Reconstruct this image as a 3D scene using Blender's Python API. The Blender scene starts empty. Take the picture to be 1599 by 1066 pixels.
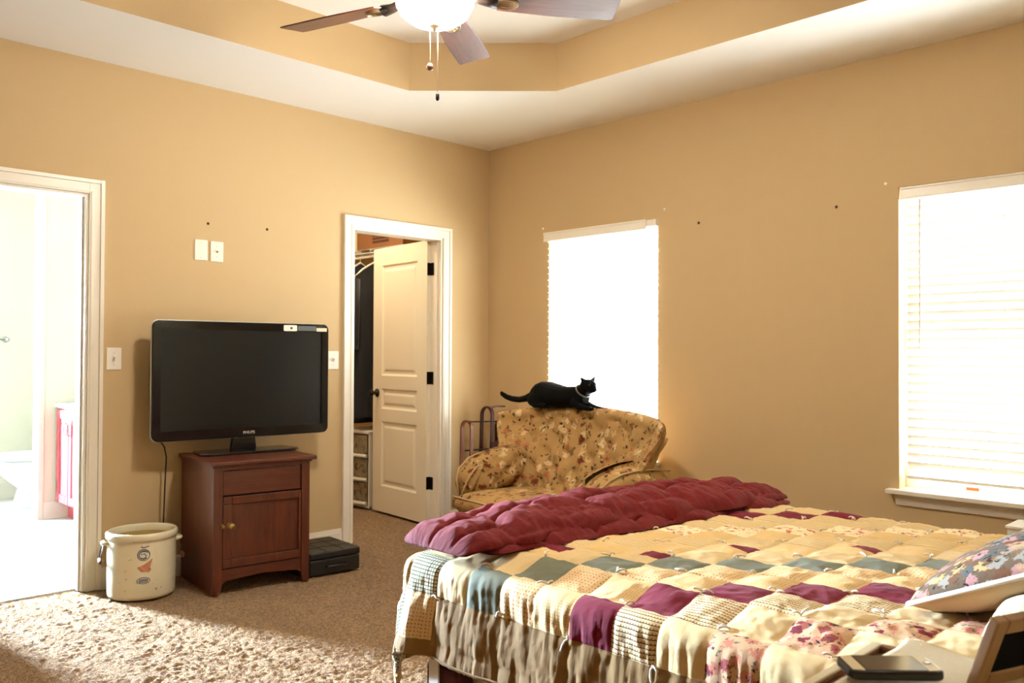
import bpy, bmesh, math, random
from mathutils import Vector, Matrix, noise
random.seed(7)
R = math.radians
PI = math.pi
scene = bpy.context.scene
COL = scene.collection

# ------------------------------------------------------------------ materials
def srgb(r, g, b):
    f = lambda c: (c / 255) / 12.92 if c / 255 <= .04045 else ((c / 255 + .055) / 1.055) ** 2.4
    return (f(r), f(g), f(b), 1)

class NT:
    def __init__(s, name):
        s.m = bpy.data.materials.new(name); s.m.use_nodes = True
        s.t = s.m.node_tree; s.t.nodes.clear()
        s.out = s.n('ShaderNodeOutputMaterial')
        s.p = s.n('ShaderNodeBsdfPrincipled')
        s.l(s.p.outputs[0], s.out.inputs[0])
    def n(s, t, **k):
        x = s.t.nodes.new(t)
        for a, v in k.items(): setattr(x, a, v)
        return x
    def l(s, a, b): s.t.links.new(a, b)
    def coord(s, kind='Object', scale=None):
        c = s.n('ShaderNodeTexCoord').outputs[kind]
        if scale is not None:
            mp = s.n('ShaderNodeMapping'); mp.inputs['Scale'].default_value = scale
            s.l(c, mp.inputs[0]); c = mp.outputs[0]
        return c
    def noise(s, vec, scale, detail=3, rough=.5, dist=0):
        x = s.n('ShaderNodeTexNoise'); s.l(vec, x.inputs['Vector'])
        x.inputs['Scale'].default_value = scale; x.inputs['Detail'].default_value = detail
        x.inputs['Roughness'].default_value = rough; x.inputs['Distortion'].default_value = dist
        return x
    def voro(s, vec, scale, rand=1):
        x = s.n('ShaderNodeTexVoronoi'); s.l(vec, x.inputs['Vector'])
        x.inputs['Scale'].default_value = scale; x.inputs['Randomness'].default_value = rand
        return x
    def ramp(s, fac, stops, const=False):
        x = s.n('ShaderNodeValToRGB'); s.l(fac, x.inputs[0])
        e = x.color_ramp.elements
        while len(e) < len(stops): e.new(.5)
        for i, (p, c) in enumerate(stops):
            e[i].position = p; e[i].color = c if len(c) == 4 else (*c, 1)
        if const: x.color_ramp.interpolation = 'CONSTANT'
        return x.outputs[0]
    def step(s, fac, lo, hi, inv=False):
        a, b = ((1, 1, 1, 1), (0, 0, 0, 1)) if inv else ((0, 0, 0, 1), (1, 1, 1, 1))
        return s.ramp(fac, [(lo, a), (hi, b)])
    def mix(s, fac, a, b):
        x = s.n('ShaderNodeMix', data_type='RGBA')
        if isinstance(fac, (int, float)): x.inputs[0].default_value = fac
        else: s.l(fac, x.inputs[0])
        for v, i in ((a, 6), (b, 7)):
            if isinstance(v, tuple): x.inputs[i].default_value = v
            else: s.l(v, x.inputs[i])
        return x.outputs[2]
    def math(s, op, a, b=0.0, c=None):
        x = s.n('ShaderNodeMath', operation=op)
        for i, v in enumerate((a, b) if c is None else (a, b, c)):
            if isinstance(v, (int, float)): x.inputs[i].default_value = v
            else: s.l(v, x.inputs[i])
        return x.outputs[0]
    def sep(s, v):
        x = s.n('ShaderNodeSeparateXYZ'); s.l(v, x.inputs[0]); return x.outputs
    def vadd(s, a, b, k):
        x = s.n('ShaderNodeVectorMath', operation='MULTIPLY_ADD')
        s.l(b, x.inputs[0]); x.inputs[1].default_value = (k, k, k); s.l(a, x.inputs[2])
        return x.outputs[0]
    def bump(s, h, strength=.3, dist=.01):
        x = s.n('ShaderNodeBump'); x.inputs['Strength'].default_value = strength
        x.inputs['Distance'].default_value = dist
        s.l(h, x.inputs['Height']); s.l(x.outputs[0], s.p.inputs['Normal'])
    def base(s, c):
        i = s.p.inputs['Base Color']
        if isinstance(c, tuple): i.default_value = c
        else: s.l(c, i)
    def set(s, rough=.6, metal=0., spec=None, sheen=0., coat=0.):
        s.p.inputs['Roughness'].default_value = rough
        s.p.inputs['Metallic'].default_value = metal
        if spec is not None: s.p.inputs['Specular IOR Level'].default_value = spec
        s.p.inputs['Sheen Weight'].default_value = sheen
        s.p.inputs['Coat Weight'].default_value = coat
        return s.m

def plain(name, c, rough=.5, metal=0., bump=0, bscale=80, var=.06, spec=None, sheen=0, coat=0, dist=.004):
    t = NT(name); co = t.coord()
    nz = t.noise(co, bscale, 4)
    d = tuple(x * (1 - var) for x in c[:3]) + (1,)
    l = tuple(min(1, x * (1 + var)) for x in c[:3]) + (1,)
    big = t.noise(co, max(2, bscale / 12), 2)
    t.base(t.mix(big.outputs[0], d, l))
    if bump: t.bump(nz.outputs[0], bump, dist)
    return t.set(rough, metal, spec, sheen, coat)

TAN = srgb(200, 171, 127)
WALL = plain('tan_wall_paint', TAN, .75, bump=.12, bscale=160, var=.02, spec=.25)
CEIL = plain('white_ceiling_paint', srgb(248, 243, 234), .85, bump=.1, bscale=120, var=.01, spec=.2)
TRIM = plain('white_gloss_trim_paint', srgb(240, 230, 212), .35, var=.01)
DOORP = plain('cream_door_paint', srgb(240, 230, 205), .4, var=.01)
BATHW = plain('cream_bathroom_paint', srgb(236, 228, 205), .7, var=.02)
CLOSETW = plain('closet_wall_paint', srgb(200, 172, 130), .8, var=.02)
TILE = plain('pale_bathroom_tile', srgb(225, 220, 210), .4, var=.05, bscale=30)
PORC = plain('white_porcelain', srgb(245, 244, 240), .12, var=.01)
PLATE = plain('white_plastic', srgb(246, 238, 222), .35, var=.01)
BLACKP = plain('black_gloss_plastic', srgb(10, 10, 11), .12, var=.02)
BLACKM = plain('black_matt_plastic', srgb(16, 16, 17), .45, var=.05)
SILVER = plain('silver_lettering', srgb(210, 210, 205), .3, metal=.7, var=.02)
BRASS = plain('aged_brass', srgb(150, 118, 66), .35, metal=.9, bump=.2, bscale=60)
BRONZE = plain('dark_bronze', srgb(40, 30, 24), .4, metal=.7, bump=.1)
NICKEL = plain('antique_nickel', srgb(170, 150, 120), .3, metal=.9)
CHROME = plain('chrome', srgb(200, 200, 205), .15, metal=1.)
WIRE = plain('white_coated_wire', srgb(228, 222, 205), .4)
CARD = plain('brown_cardboard', srgb(124, 80, 42), .85, var=.08, bscale=60)
CARDD = plain('dark_print_ink', srgb(70, 35, 20), .85)
CREAMBOX = plain('pale_yellow_print_card', srgb(240, 232, 180), .7, var=.12, bscale=90)
CLOTHB = plain('black_wool_cloth', srgb(16, 16, 18), .9, bump=.3, bscale=220, sheen=.2)
CLOTHG = plain('grey_wool_cloth', srgb(90, 92, 92), .9, bump=.3, bscale=220)
DRAWERW = plain('white_drawer_plastic', srgb(225, 218, 200), .4)
MAROONC = plain('cherry_cabinet_wood', srgb(140, 50, 55), .35, bump=.1, bscale=40, var=.12)
LEATHER = plain('black_leatherette', srgb(30, 28, 25), .42, bump=.35, bscale=190, var=.1)
CATFUR = plain('black_cat_fur', srgb(3, 3, 3), .8, bump=.5, bscale=260, var=.2, spec=.12)
COLLAR = plain('grey_nylon_collar', srgb(120, 112, 95), .6)
SKIRT = plain('cream_bed_skirt_cloth', srgb(226, 206, 160), .85, bump=.2, bscale=200)
REDCLOTH = plain('maroon_storage_cloth', srgb(70, 16, 22), .8, bump=.2)
PIPING = plain('white_cotton_piping', srgb(240, 228, 214), .8)
PINKTAN = plain('tan_pillow_backing', srgb(205, 172, 138), .8, bump=.2, bscale=260)
CLOTHC = plain('cream_table_cloth', srgb(226, 212, 178), .85, bump=.35, bscale=380, var=.04)
PHONES = plain('phone_screen_glass', srgb(50, 42, 38), .12)
PHONEW = plain('phone_light_panel', srgb(225, 205, 165), .3)
FRAMEW = plain('light_oak_frame_wood', srgb(150, 112, 72), .5, bump=.2, bscale=50, var=.15)
DARKGL = plain('dark_picture_glass', srgb(8, 8, 9), .1)
ORANGE = plain('orange_label_print', srgb(205, 70, 20), .6)
YARN = plain('white_cotton_yarn', srgb(244, 236, 220), .9, bump=.3, bscale=300)
PIPET = plain('fabric_welt_cord', srgb(190, 155, 105), .8)
DARKHOLE = plain('dark_hole', srgb(60, 40, 25), .9)
BOOKR = plain('maroon_book_cloth', srgb(96, 26, 34), .7)
PAPER = plain('white_paper', srgb(238, 232, 222), .8)
STONEIN = plain('crock_inner_glaze', srgb(190, 165, 105), .3, var=.1, bscale=20)
BLUEINK = plain('blue_crock_ink', srgb(70, 80, 110), .4, var=.15)
REDINK = plain('faded_red_crock_ink', srgb(196, 130, 96), .4, var=.15, bscale=150)
RACKW = plain('dark_red_bentwood', srgb(58, 16, 11), .45, bump=.1, var=.15, bscale=40)
RACKO = plain('orange_brown_bentwood', srgb(112, 60, 30), .5, bump=.1, var=.15, bscale=40)

def wood(name, c1, c2, rough=.4, scale=(14, 14, 1.2), coat=.15, kind='Object'):
    t = NT(name); co = t.coord(kind, scale)
    nz = t.noise(co, 3, 5, .6, .6)
    f = t.noise(co, 14, 3)
    k = t.math('MULTIPLY_ADD', f.outputs[0], .35, t.math('MULTIPLY', nz.outputs[0], .75))
    t.base(t.ramp(k, [(.3, c1), (.75, c2)]))
    t.bump(k, .12, .003)
    return t.set(rough, coat=coat)
STANDW = wood('red_brown_cabinet_wood', srgb(52, 19, 8), srgb(98, 42, 18))
STANDH = wood('red_brown_rail_wood', srgb(52, 19, 8), srgb(98, 42, 18), scale=(1.2, 14, 14))
BLADEW = wood('dark_walnut_fan_blade', srgb(52, 25, 14), srgb(112, 56, 30), .42, (1.2, 16, 16))
NIGHTW = wood('brown_nightstand_wood', srgb(110, 72, 46), srgb(150, 104, 70), .5)

def carpet_mat():
    t = NT('tan_pile_carpet'); co = t.coord()
    big = t.noise(co, 4, 3); med = t.noise(co, 60, 3, .6); fine = t.noise(co, 150, 3, .7)
    c = t.mix(big.outputs[0], srgb(184, 140, 88), srgb(210, 166, 112))
    gap_shade = t.step(fine.outputs[0], .34, .55)  # dark flecks paint the shade between tufts into the carpet colour
    c = t.mix(t.step(med.outputs[0], .40, .60), tuple(x * .80 for x in srgb(178, 138, 92)[:3]) + (1,), c)
    c2 = t.mix(gap_shade, srgb(112, 80, 48), c)
    t.base(c2)
    h = t.math('MULTIPLY_ADD', med.outputs[0], .8, fine.outputs[0])
    t.bump(h, 1.0, .02)
    return t.set(.95, spec=.1, sheen=.15)
CARPET = carpet_mat()

def stone_mat():
    t = NT('cream_stoneware_glaze'); co = t.coord()
    a = t.noise(co, 9, 4); b = t.noise(co, 60, 3)
    c = t.mix(a.outputs[0], srgb(222, 208, 170), srgb(238, 228, 198))
    spot = t.step(b.outputs[0], .68, .74)
    t.base(t.mix(spot, c, srgb(150, 120, 84)))
    return t.set(.22, coat=.3)
STONE = stone_mat()

def floral(name, basec, blooms, leaf, dark, kind='Object', scale=16, size=.30, rough=.85, amount=.8, bump=.25):
    t = NT(name); co = t.coord(kind)
    nz = t.noise(co, scale * 2.2, 5, .65)
    w = t.vadd(co, nz.outputs['Color'], 1.35 / scale)
    base = t.mix(t.noise(co, scale * .35, 2).outputs[0], basec, tuple(min(1, x * 1.22) for x in basec[:3]) + (1,))
    sepc = lambda v: t.n('ShaderNodeSeparateColor')
    v1 = t.voro(w, scale)
    s1 = t.n('ShaderNodeSeparateColor'); t.l(v1.outputs['Color'], s1.inputs[0])
    n = len(blooms)
    bc = t.ramp(s1.outputs[0], [(i / n, blooms[i]) for i in range(n)], True)
    heart = t.step(v1.outputs['Distance'], size * .25, size * .4)
    bc = t.mix(heart, dark, bc)
    m1 = t.step(v1.outputs['Distance'], size, size + .08, True)
    on = t.step(s1.outputs[1], 1 - amount, 1 - amount + .01)
    c = t.mix(t.math('MULTIPLY', m1, on), base, bc)
    v2 = t.voro(w, scale * 1.75)
    s2 = t.n('ShaderNodeSeparateColor'); t.l(v2.outputs['Color'], s2.inputs[0])
    m2 = t.step(v2.outputs['Distance'], .26, .36, True)
    on2 = t.step(s2.outputs[1], .48, .5)
    lc = t.ramp(s2.outputs[0], [(0, leaf), (.55, dark)], True)
    c = t.mix(t.math('MULTIPLY', m2, on2), c, lc)
    t.base(c)
    t.bump(t.noise(co, 420, 2).outputs[0], bump, .002)
    return t.set(rough, spec=.2)

CHAIRF = floral('tan_floral_upholstery', srgb(164, 128, 78), [srgb(116, 58, 34), srgb(206, 172, 122), srgb(166, 104, 66), srgb(214, 184, 138), srgb(150, 116, 72)],
                srgb(84, 72, 46), srgb(50, 34, 24), scale=17, size=.36, amount=.85)
PILLOWF = floral('printed_floral_pillow_cotton', srgb(80, 62, 42), [srgb(150, 104, 96), srgb(74, 72, 66), srgb(160, 126, 78), srgb(92, 56, 30), srgb(124, 114, 100), srgb(150, 112, 90), srgb(110, 74, 40)],
                 srgb(52, 52, 36), srgb(24, 18, 14), scale=27, size=.58, amount=.95)
QFLOR = floral('quilt_rose_floral_cotton', srgb(196, 158, 120), [srgb(120, 36, 46), srgb(196, 124, 98), srgb(206, 150, 118), srgb(150, 70, 66)],
               srgb(104, 102, 80), srgb(46, 44, 46), kind='UV', scale=34, size=.46, amount=.9)
QFLOL = floral('quilt_pale_floral_cotton', srgb(240, 216, 172), [srgb(218, 140, 110), srgb(230, 180, 140), srgb(200, 110, 96)],
               srgb(170, 150, 110), srgb(120, 90, 76), kind='UV', scale=36, size=.34, amount=.75)

def qplain(name, c, wrinkle=.35):
    t = NT(name); co = t.coord('UV')
    a = t.noise(co, 30, 4); b = t.noise(co, 900, 2)
    t.base(t.mix(a.outputs[0], tuple(x * .93 for x in c[:3]) + (1,), tuple(min(1, x * 1.05) for x in c[:3]) + (1,)))
    h = t.math('MULTIPLY_ADD', a.outputs[0], 2.0, t.math('MULTIPLY', b.outputs[0], .25))
    t.bump(h, wrinkle, .006)
    return t.set(.85, spec=.2, sheen=.05)
QCREAM = qplain('quilt_cream_cotton', srgb(218, 188, 134))
QYEL = qplain('quilt_butter_cotton', srgb(222, 186, 124))
QBURG = qplain('quilt_burgundy_cotton', srgb(112, 14, 36))
QGREY = qplain('quilt_sage_grey_cotton', srgb(112, 112, 90))
QKHAKI = qplain('quilt_khaki_border_cotton', srgb(132, 98, 50))
COMF = qplain('burgundy_comforter_cotton', srgb(108, 20, 18), .75)

def qdots(name, base, dot, scale, r):
    t = NT(name); co = t.coord('UV')
    v = t.voro(co, scale, .12)
    m = t.step(v.outputs['Distance'], r, r + .08, True)
    t.base(t.mix(m, base, dot))
    t.bump(t.noise(co, 30, 4).outputs[0], .4, .008)
    return t.set(.85, spec=.2)
QDOTS = qdots('quilt_dotted_cotton', srgb(224, 190, 134), srgb(140, 96, 60), 130, .12)
QSPRIG = qdots('quilt_sprigged_cotton', srgb(222, 188, 136), srgb(160, 92, 66), 88, .15)

def qstripe(name, base, line, freq, width, axis=0, line2=None, check=False):
    t = NT(name); co = t.coord('UV'); s = t.sep(co)
    def ln(o, f, w):
        fr = t.math('FRACT', t.math('MULTIPLY', o, f))
        return t.math('LESS_THAN', fr, w)
    m = ln(s[axis], freq, width)
    c = t.mix(m, base, line)
    if line2:
        m2 = t.math('MULTIPLY', ln(s[axis], freq, width * 2.6), ln(s[1 - axis], freq * 1.3, .25))
        c = t.mix(t.math('MULTIPLY', m2, t.math('SUBTRACT', 1, m)), c, line2)
    if check:
        c = t.mix(ln(s[1 - axis], freq, width), c, line)
    t.base(c)
    t.bump(t.noise(co, 30, 4).outputs[0], .4, .008)
    return t.set(.85, spec=.2)
QSTRIPE = qstripe('quilt_striped_cotton', srgb(222, 196, 146), srgb(70, 54, 44), 90, .2, 0, srgb(140, 50, 50))
QPALES = qstripe('quilt_pale_striped_cotton', srgb(226, 198, 146), srgb(188, 158, 104), 80, .3, 0)
QCHECK = qstripe('quilt_green_checked_cotton', srgb(224, 212, 176), srgb(96, 94, 62), 90, .28, 0, check=True)
SHAMC = qstripe('pale_green_checked_pillow_cotton', srgb(204, 194, 164), srgb(160, 156, 122), 60, .3, 0, check=True)

def emit(name, c, s):
    t = NT(name); t.p.inputs['Emission Color'].default_value = c
    t.p.inputs['Emission Strength'].default_value = s
    t.base((.8, .8, .8, 1))
    return t.set(.4)
def slat_mat():
    t = NT('white_translucent_blind_slat')
    d = t.n('ShaderNodeBsdfDiffuse'); d.inputs[0].default_value = srgb(246, 240, 228)
    tr = t.n('ShaderNodeBsdfTranslucent'); tr.inputs[0].default_value = srgb(250, 244, 232)
    mx = t.n('ShaderNodeMixShader'); mx.inputs[0].default_value = .065
    t.l(d.outputs[0], mx.inputs[1]); t.l(tr.outputs[0], mx.inputs[2]); t.l(mx.outputs[0], t.out.inputs[0])
    return t.m
SLAT = slat_mat()
def pane_mat():
    t = NT('clear_window_glass')
    tr = t.n('ShaderNodeBsdfTransparent'); tr.inputs[0].default_value = (.95, .97, .96, 1)
    g = t.n('ShaderNodeBsdfGlossy'); g.inputs['Roughness'].default_value = .02
    mx = t.n('ShaderNodeMixShader'); mx.inputs[0].default_value = .06
    t.l(tr.outputs[0], mx.inputs[1]); t.l(g.outputs[0], mx.inputs[2]); t.l(mx.outputs[0], t.out.inputs[0])
    return t.m
GLASS = pane_mat()
def clear_plastic():
    t = NT('cloudy_clear_drawer_plastic'); co = t.coord()
    nz = t.noise(co, 14, 3, .6, 1.5)
    t.base(t.ramp(nz.outputs[0], [(.3, srgb(52, 48, 40)), (.5, srgb(150, 134, 104)), (.72, srgb(96, 84, 66))]))
    return t.set(.2, coat=.3)
CLEARP = clear_plastic()
def screen_mat():
    t = NT('dark_tv_screen'); t.base(srgb(9, 9, 8)); return t.set(.28, spec=.35)
SCREEN = screen_mat()
BOWL = emit('lit_frosted_glass_bowl', (1, .94, .83, 1), 1)
BATHPANE = emit('bright_frosted_window_glass', (.54, .74, 1.0, 1), 1)

# ------------------------------------------------------------------ light levels
WORLD_S = 44.0
BOWL_S = 165.0
BATH_S = 2700.0
BOWL.node_tree.nodes['Principled BSDF'].inputs['Emission Strength'].default_value = BOWL_S
BATHPANE.node_tree.nodes['Principled BSDF'].inputs['Emission Strength'].default_value = BATH_S

# ------------------------------------------------------------------ geometry helpers
def box(bm, c, s, rot=None, mi=0):
    M = Matrix.Translation(c)
    if rot is not None: M = M @ rot
    r = bmesh.ops.create_cube(bm, size=1, matrix=M @ Matrix.Diagonal((*s, 1)))
    fs = set(f for v in r['verts'] for f in v.link_faces)
    for f in fs: f.material_index = mi
    return r['verts']
def bxx(bm, x0, x1, y0, y1, z0, z1, mi=0):
    return box(bm, ((x0 + x1) / 2, (y0 + y1) / 2, (z0 + z1) / 2), (abs(x1 - x0), abs(y1 - y0), abs(z1 - z0)), mi=mi)
def frames(pts, closed=False):
    n = len(pts); T = []
    for i in range(n):
        a = pts[(i - 1) % n] if closed or i > 0 else pts[i]
        b = pts[(i + 1) % n] if closed or i < n - 1 else pts[i]
        d = (b - a); T.append(d.normalized() if d.length > 1e-9 else Vector((0, 0, 1)))
    up = Vector((0, 0, 1)) if abs(T[0].z) < .9 else Vector((1, 0, 0))
    N = [(up - T[0] * up.dot(T[0])).normalized()]
    for i in range(1, n):
        v = N[-1] - T[i] * N[-1].dot(T[i]); N.append(v.normalized())
    return [(T[i], N[i], T[i].cross(N[i])) for i in range(n)]
def tube(bm, pts, r, seg=8, closed=False, mi=0, cap=True, flat=1.0):
    pts = [Vector(p) for p in pts]; n = len(pts)
    rr = r if isinstance(r, (list, tuple)) else [r] * n
    fr = frames(pts, closed); rings = []
    for i in range(n):
        _, N, B = fr[i]
        rings.append([bm.verts.new(pts[i] + N * rr[i] * math.cos(2 * PI * k / seg) + B * rr[i] * flat * math.sin(2 * PI * k / seg)) for k in range(seg)])
    m = n if closed else n - 1
    for i in range(m):
        a, b = rings[i], rings[(i + 1) % n]
        for k in range(seg):
            f = bm.faces.new((a[k], a[(k + 1) % seg], b[(k + 1) % seg], b[k])); f.smooth = True; f.material_index = mi
    if cap and not closed:
        for rg in (rings[0][::-1], rings[-1]):
            f = bm.faces.new(rg); f.material_index = mi
    return rings
def band(bm, pts, wdir, w, th, mi=0):
    """flat strip of width w (along wdir) and thickness th following pts"""
    pts = [Vector(p) for p in pts]; wd = Vector(wdir).normalized(); rings = []
    for i, p in enumerate(pts):
        a = pts[max(0, i - 1)]; b = pts[min(len(pts) - 1, i + 1)]
        t = (b - a).normalized(); n = t.cross(wd).normalized()
        rings.append([bm.verts.new(p + wd * sx * w / 2 + n * sy * th / 2) for sx, sy in ((-1, -1), (1, -1), (1, 1), (-1, 1))])
    for a, b in zip(rings, rings[1:]):
        for k in range(4):
            f = bm.faces.new((a[k], a[(k + 1) % 4], b[(k + 1) % 4], b[k])); f.material_index = mi
    bm.faces.new(rings[0][::-1]); bm.faces.new(rings[-1])
def lathe(bm, prof, seg=32, c=(0, 0, 0), mi=0, M=None):
    rings = []
    c = Vector(c)
    for r, z in prof:
        if r < 1e-6:
            p = Vector((0, 0, z)); rings.append([bm.verts.new((M @ p if M else p) + c)])
        else:
            rg = []
            for k in range(seg):
                p = Vector((r * math.cos(2 * PI * k / seg), r * math.sin(2 * PI * k / seg), z))
                rg.append(bm.verts.new((M @ p if M else p) + c))
            rings.append(rg)
    for a, b in zip(rings, rings[1:]):
        for k in range(seg):
            k2 = (k + 1) % seg
            if len(a) == 1 and len(b) == 1: continue
            if len(a) == 1: vs = (a[0], b[k2], b[k])
            elif len(b) == 1: vs = (a[k], a[k2], b[0])
            else: vs = (a[k], a[k2], b[k2], b[k])
            f = bm.faces.new(vs); f.smooth = True; f.material_index = mi
def prism(bm, pts, h0, h1, M=None, mi=0):
    """polygon in local xy extruded along local z from h0 to h1"""
    M = M or Matrix()
    a = [bm.verts.new(M @ Vector((x, y, h0))) for x, y in pts]
    b = [bm.verts.new(M @ Vector((x, y, h1))) for x, y in pts]
    n = len(pts)
    fs = [bm.faces.new(a[::-1]), bm.faces.new(b)]
    for k in range(n): fs.append(bm.faces.new((a[k], a[(k + 1) % n], b[(k + 1) % n], b[k])))
    for f in fs: f.material_index = mi
    return fs
def rrect(w, h, r, n=6):
    out = []
    for cx, cy, a0 in ((w / 2 - r, h / 2 - r, 0), (-w / 2 + r, h / 2 - r, 90), (-w / 2 + r, -h / 2 + r, 180), (w / 2 - r, -h / 2 + r, 270)):
        for k in range(n + 1):
            a = R(a0 + 90 * k / n); out.append((cx + r * math.cos(a), cy + r * math.sin(a)))
    return out
def grid(bm, nu, nv, fn, uv=None, mat=None, flip=False, wrap_u=False):
    """fn(i,j)->Vector; i in 0..nu, j in 0..nv"""
    V = [[bm.verts.new(fn(i, j)) for j in range(nv + 1)] for i in range(nu + (0 if wrap_u else 1))]
    lay = bm.loops.layers.uv.verify() if uv else None
    N = len(V)
    for i in range(nu):
        for j in range(nv):
            ids = [(i, j), (i + 1, j), (i + 1, j + 1), (i, j + 1)]
            if flip: ids = ids[::-1]
            try: f = bm.faces.new([V[a % N][b] for a, b in ids])
            except ValueError: continue
            f.smooth = True
            if mat: f.material_index = mat(i, j)
            if lay:
                for lp, (a, b) in zip(f.loops, ids): lp[lay].uv = uv(a, b)
    return V
def sst(a, b, x):
    t = max(0., min(1., (x - a) / (b - a))); return t * t * (3 - 2 * t)
def nz(x, y, z=0.): return noise.noise(Vector((x, y, z)))

def obj(name, bm, mats, parent=None, bevel=0, smooth=None, seg=2, sub=0, recalc=True):
    if recalc: bmesh.ops.recalc_face_normals(bm, faces=bm.faces)
    me = bpy.data.meshes.new(name); bm.to_mesh(me); bm.free()
    for m in (mats if isinstance(mats, (list, tuple)) else [mats]): me.materials.append(m)
    o = bpy.data.objects.new(name, me); COL.objects.link(o)
    if parent is not None: o.parent = parent
    if smooth is not None:
        for p in me.polygons: p.use_smooth = True
        me.set_sharp_from_angle(angle=R(smooth))
    if bevel:
        b = o.modifiers.new('bevel', 'BEVEL'); b.width = bevel; b.segments = seg; b.limit_method = 'ANGLE'; b.angle_limit = R(40)
        b.harden_normals = False
    if sub:
        s = o.modifiers.new('sub', 'SUBSURF'); s.levels = s.render_levels = sub
    return o
def tag(o, label, cat, group=None):
    o['label'] = label; o['category'] = cat
    if group: o['group'] = group
    return o
def thing(name, label, cat, loc=(0, 0, 0), rz=0, group=None):
    o = bpy.data.objects.new(name, None); COL.objects.link(o)
    o.location = loc; o.rotation_euler = (0, 0, rz); o.empty_display_size = .05
    return tag(o, label, cat, group)
def struct(name, bm, mats, parent=None, bevel=0, smooth=None):
    o = obj(name, bm, mats, parent, bevel, smooth)
    if parent is None: o['kind'] = 'structure'
    return o
BM = bmesh.new

# ------------------------------------------------------------------ room shell
H = 2.74; TRAY = .278
XL, YF = -5.2, -5.25            # left wall, wall behind the camera
WT = .12
def wall_panels(bm, u0, u1, z0, z1, holes, put):
    us = sorted({u0, u1, *[h[0] for h in holes], *[h[1] for h in holes]})
    zs = sorted({z0, z1, *[h[2] for h in holes], *[h[3] for h in holes]})
    for a, b in zip(us, us[1:]):
        for c, d in zip(zs, zs[1:]):
            um, zm = (a + b) / 2, (c + d) / 2
            if any(h[0] < um < h[1] and h[2] < zm < h[3] for h in holes): continue
            put(a, b, c, d)
BD = (-3.42, -2.812)             # bathroom door opening
CD = (-1.202, -.440)             # closet door opening
DH = 2.045
bm = BM()
wall_panels(bm, XL - .1, .14, -.05, 3.15, [(BD[0], BD[1], -.06, DH), (CD[0], CD[1], -.06, DH)], lambda a, b, c, d: bxx(bm, a, b, 0, WT, c, d))
struct('wall_back', bm, WALL)
W1 = (-1.535, -.620, .565, 2.062); W2 = (-3.905, -2.990, .565, 2.062)
bm = BM()
wall_panels(bm, YF - .1, 0, -.05, 3.15, [W1, W2], lambda a, b, c, d: bxx(bm, 0, .14, a, b, c, d))
struct('wall_right', bm, WALL)
bm = BM(); bxx(bm, XL - .12, XL, YF - .1, 0, -.05, 3.15); struct('wall_left', bm, WALL)
bm = BM(); bxx(bm, XL - .12, .14, YF - .12, YF, -.05, 3.15); struct('wall_front', bm, WALL)

# ceiling with octagonal tray
tx0, tx1, ty0, ty1, ch = -4.25, -.7245, -4.25, -.7453, .60
octa = [(tx1 - ch, ty1), (tx0 + ch, ty1), (tx0, ty1 - ch), (tx0, ty0 + ch), (tx0 + ch, ty0), (tx1 - ch, ty0), (tx1, ty0 + ch), (tx1, ty1 - ch)]
outer = [(.0, .0), (XL, 0), (XL, YF), (0, YF)]
bm = BM()
lo = [bm.verts.new((x, y, H)) for x, y in octa]; hi = [bm.verts.new((x, y, H + TRAY)) for x, y in octa]
ou = [bm.verts.new((x, y, H)) for x, y in outer]
for k, oc in enumerate(((7, 0), (1, 2), (3, 4), (5, 6))):
    bm.faces.new((ou[k], lo[oc[0]], lo[oc[1]]))
    nx = (k + 1) % 4; n0 = ((1, 2), (3, 4), (5, 6), (7, 0))[k][0]
    bm.faces.new((ou[k], lo[oc[1]], lo[n0], ou[nx]))
for k in range(8):
    f = bm.faces.new((lo[k], hi[k], hi[(k + 1) % 8], lo[(k + 1) % 8])); f.material_index = 1
bm.faces.new(hi)
struct('ceiling', bm, [CEIL, WALL])
bm = BM(); bxx(bm, XL - .12, .14, YF - .12, 3.7, 3.12, 3.2); struct('ceiling_roof', bm, CEIL)

# carpet floor: real pile relief where the picture sees it
bm = BM()
fx0, fx1, fy0, fy1 = -3.75, -.35, -2.55, .95
nx, ny = 460, 470
def fz(i, j):
    x = fx0 + (fx1 - fx0) * i / nx; y = fy0 + (fy1 - fy0) * j / ny
    e = min(1, min(i, nx - i, j, ny - j) / 4)
    h = nz(x * 62, y * 62) * .008 + nz(x * 28, y * 28, 3) * .006 + nz(x * 8, y * 8, 7) * .003
    return Vector((x + nz(x * 70, y * 70, 9) * .003, y, -.009 + max(-.012, min(.009, h)) * e))
grid(bm, nx, ny, fz)
for a, b, c, d in ((XL, fx0, YF, .06), (fx1, 0, YF, .06), (fx0, fx1, YF, fy0), (-2.3, fx0, 2.9, 3), ):
    pass
for a, b, c, d in ((XL, fx0, YF, .06), (fx1, 0, YF, 2.2), (fx0, fx1, YF, fy0), (-1.75, fx1, fy1, 2.2)):
    v = [bm.verts.new((x, y, -.008)) for x, y in ((a, c), (b, c), (b, d), (a, d))]; bm.faces.new(v)
v = [bm.verts.new((x, y, -.02)) for x, y in ((XL, YF), (.1, YF), (.1, 2.2), (XL, 2.2))]; bm.faces.new(v)
o = struct('floor', bm, CARPET)
bm = BM(); bxx(bm, -4.75, -1.755, .09, 3.5, -.03, .001); struct('floor_bathroom', bm, TILE)

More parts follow.
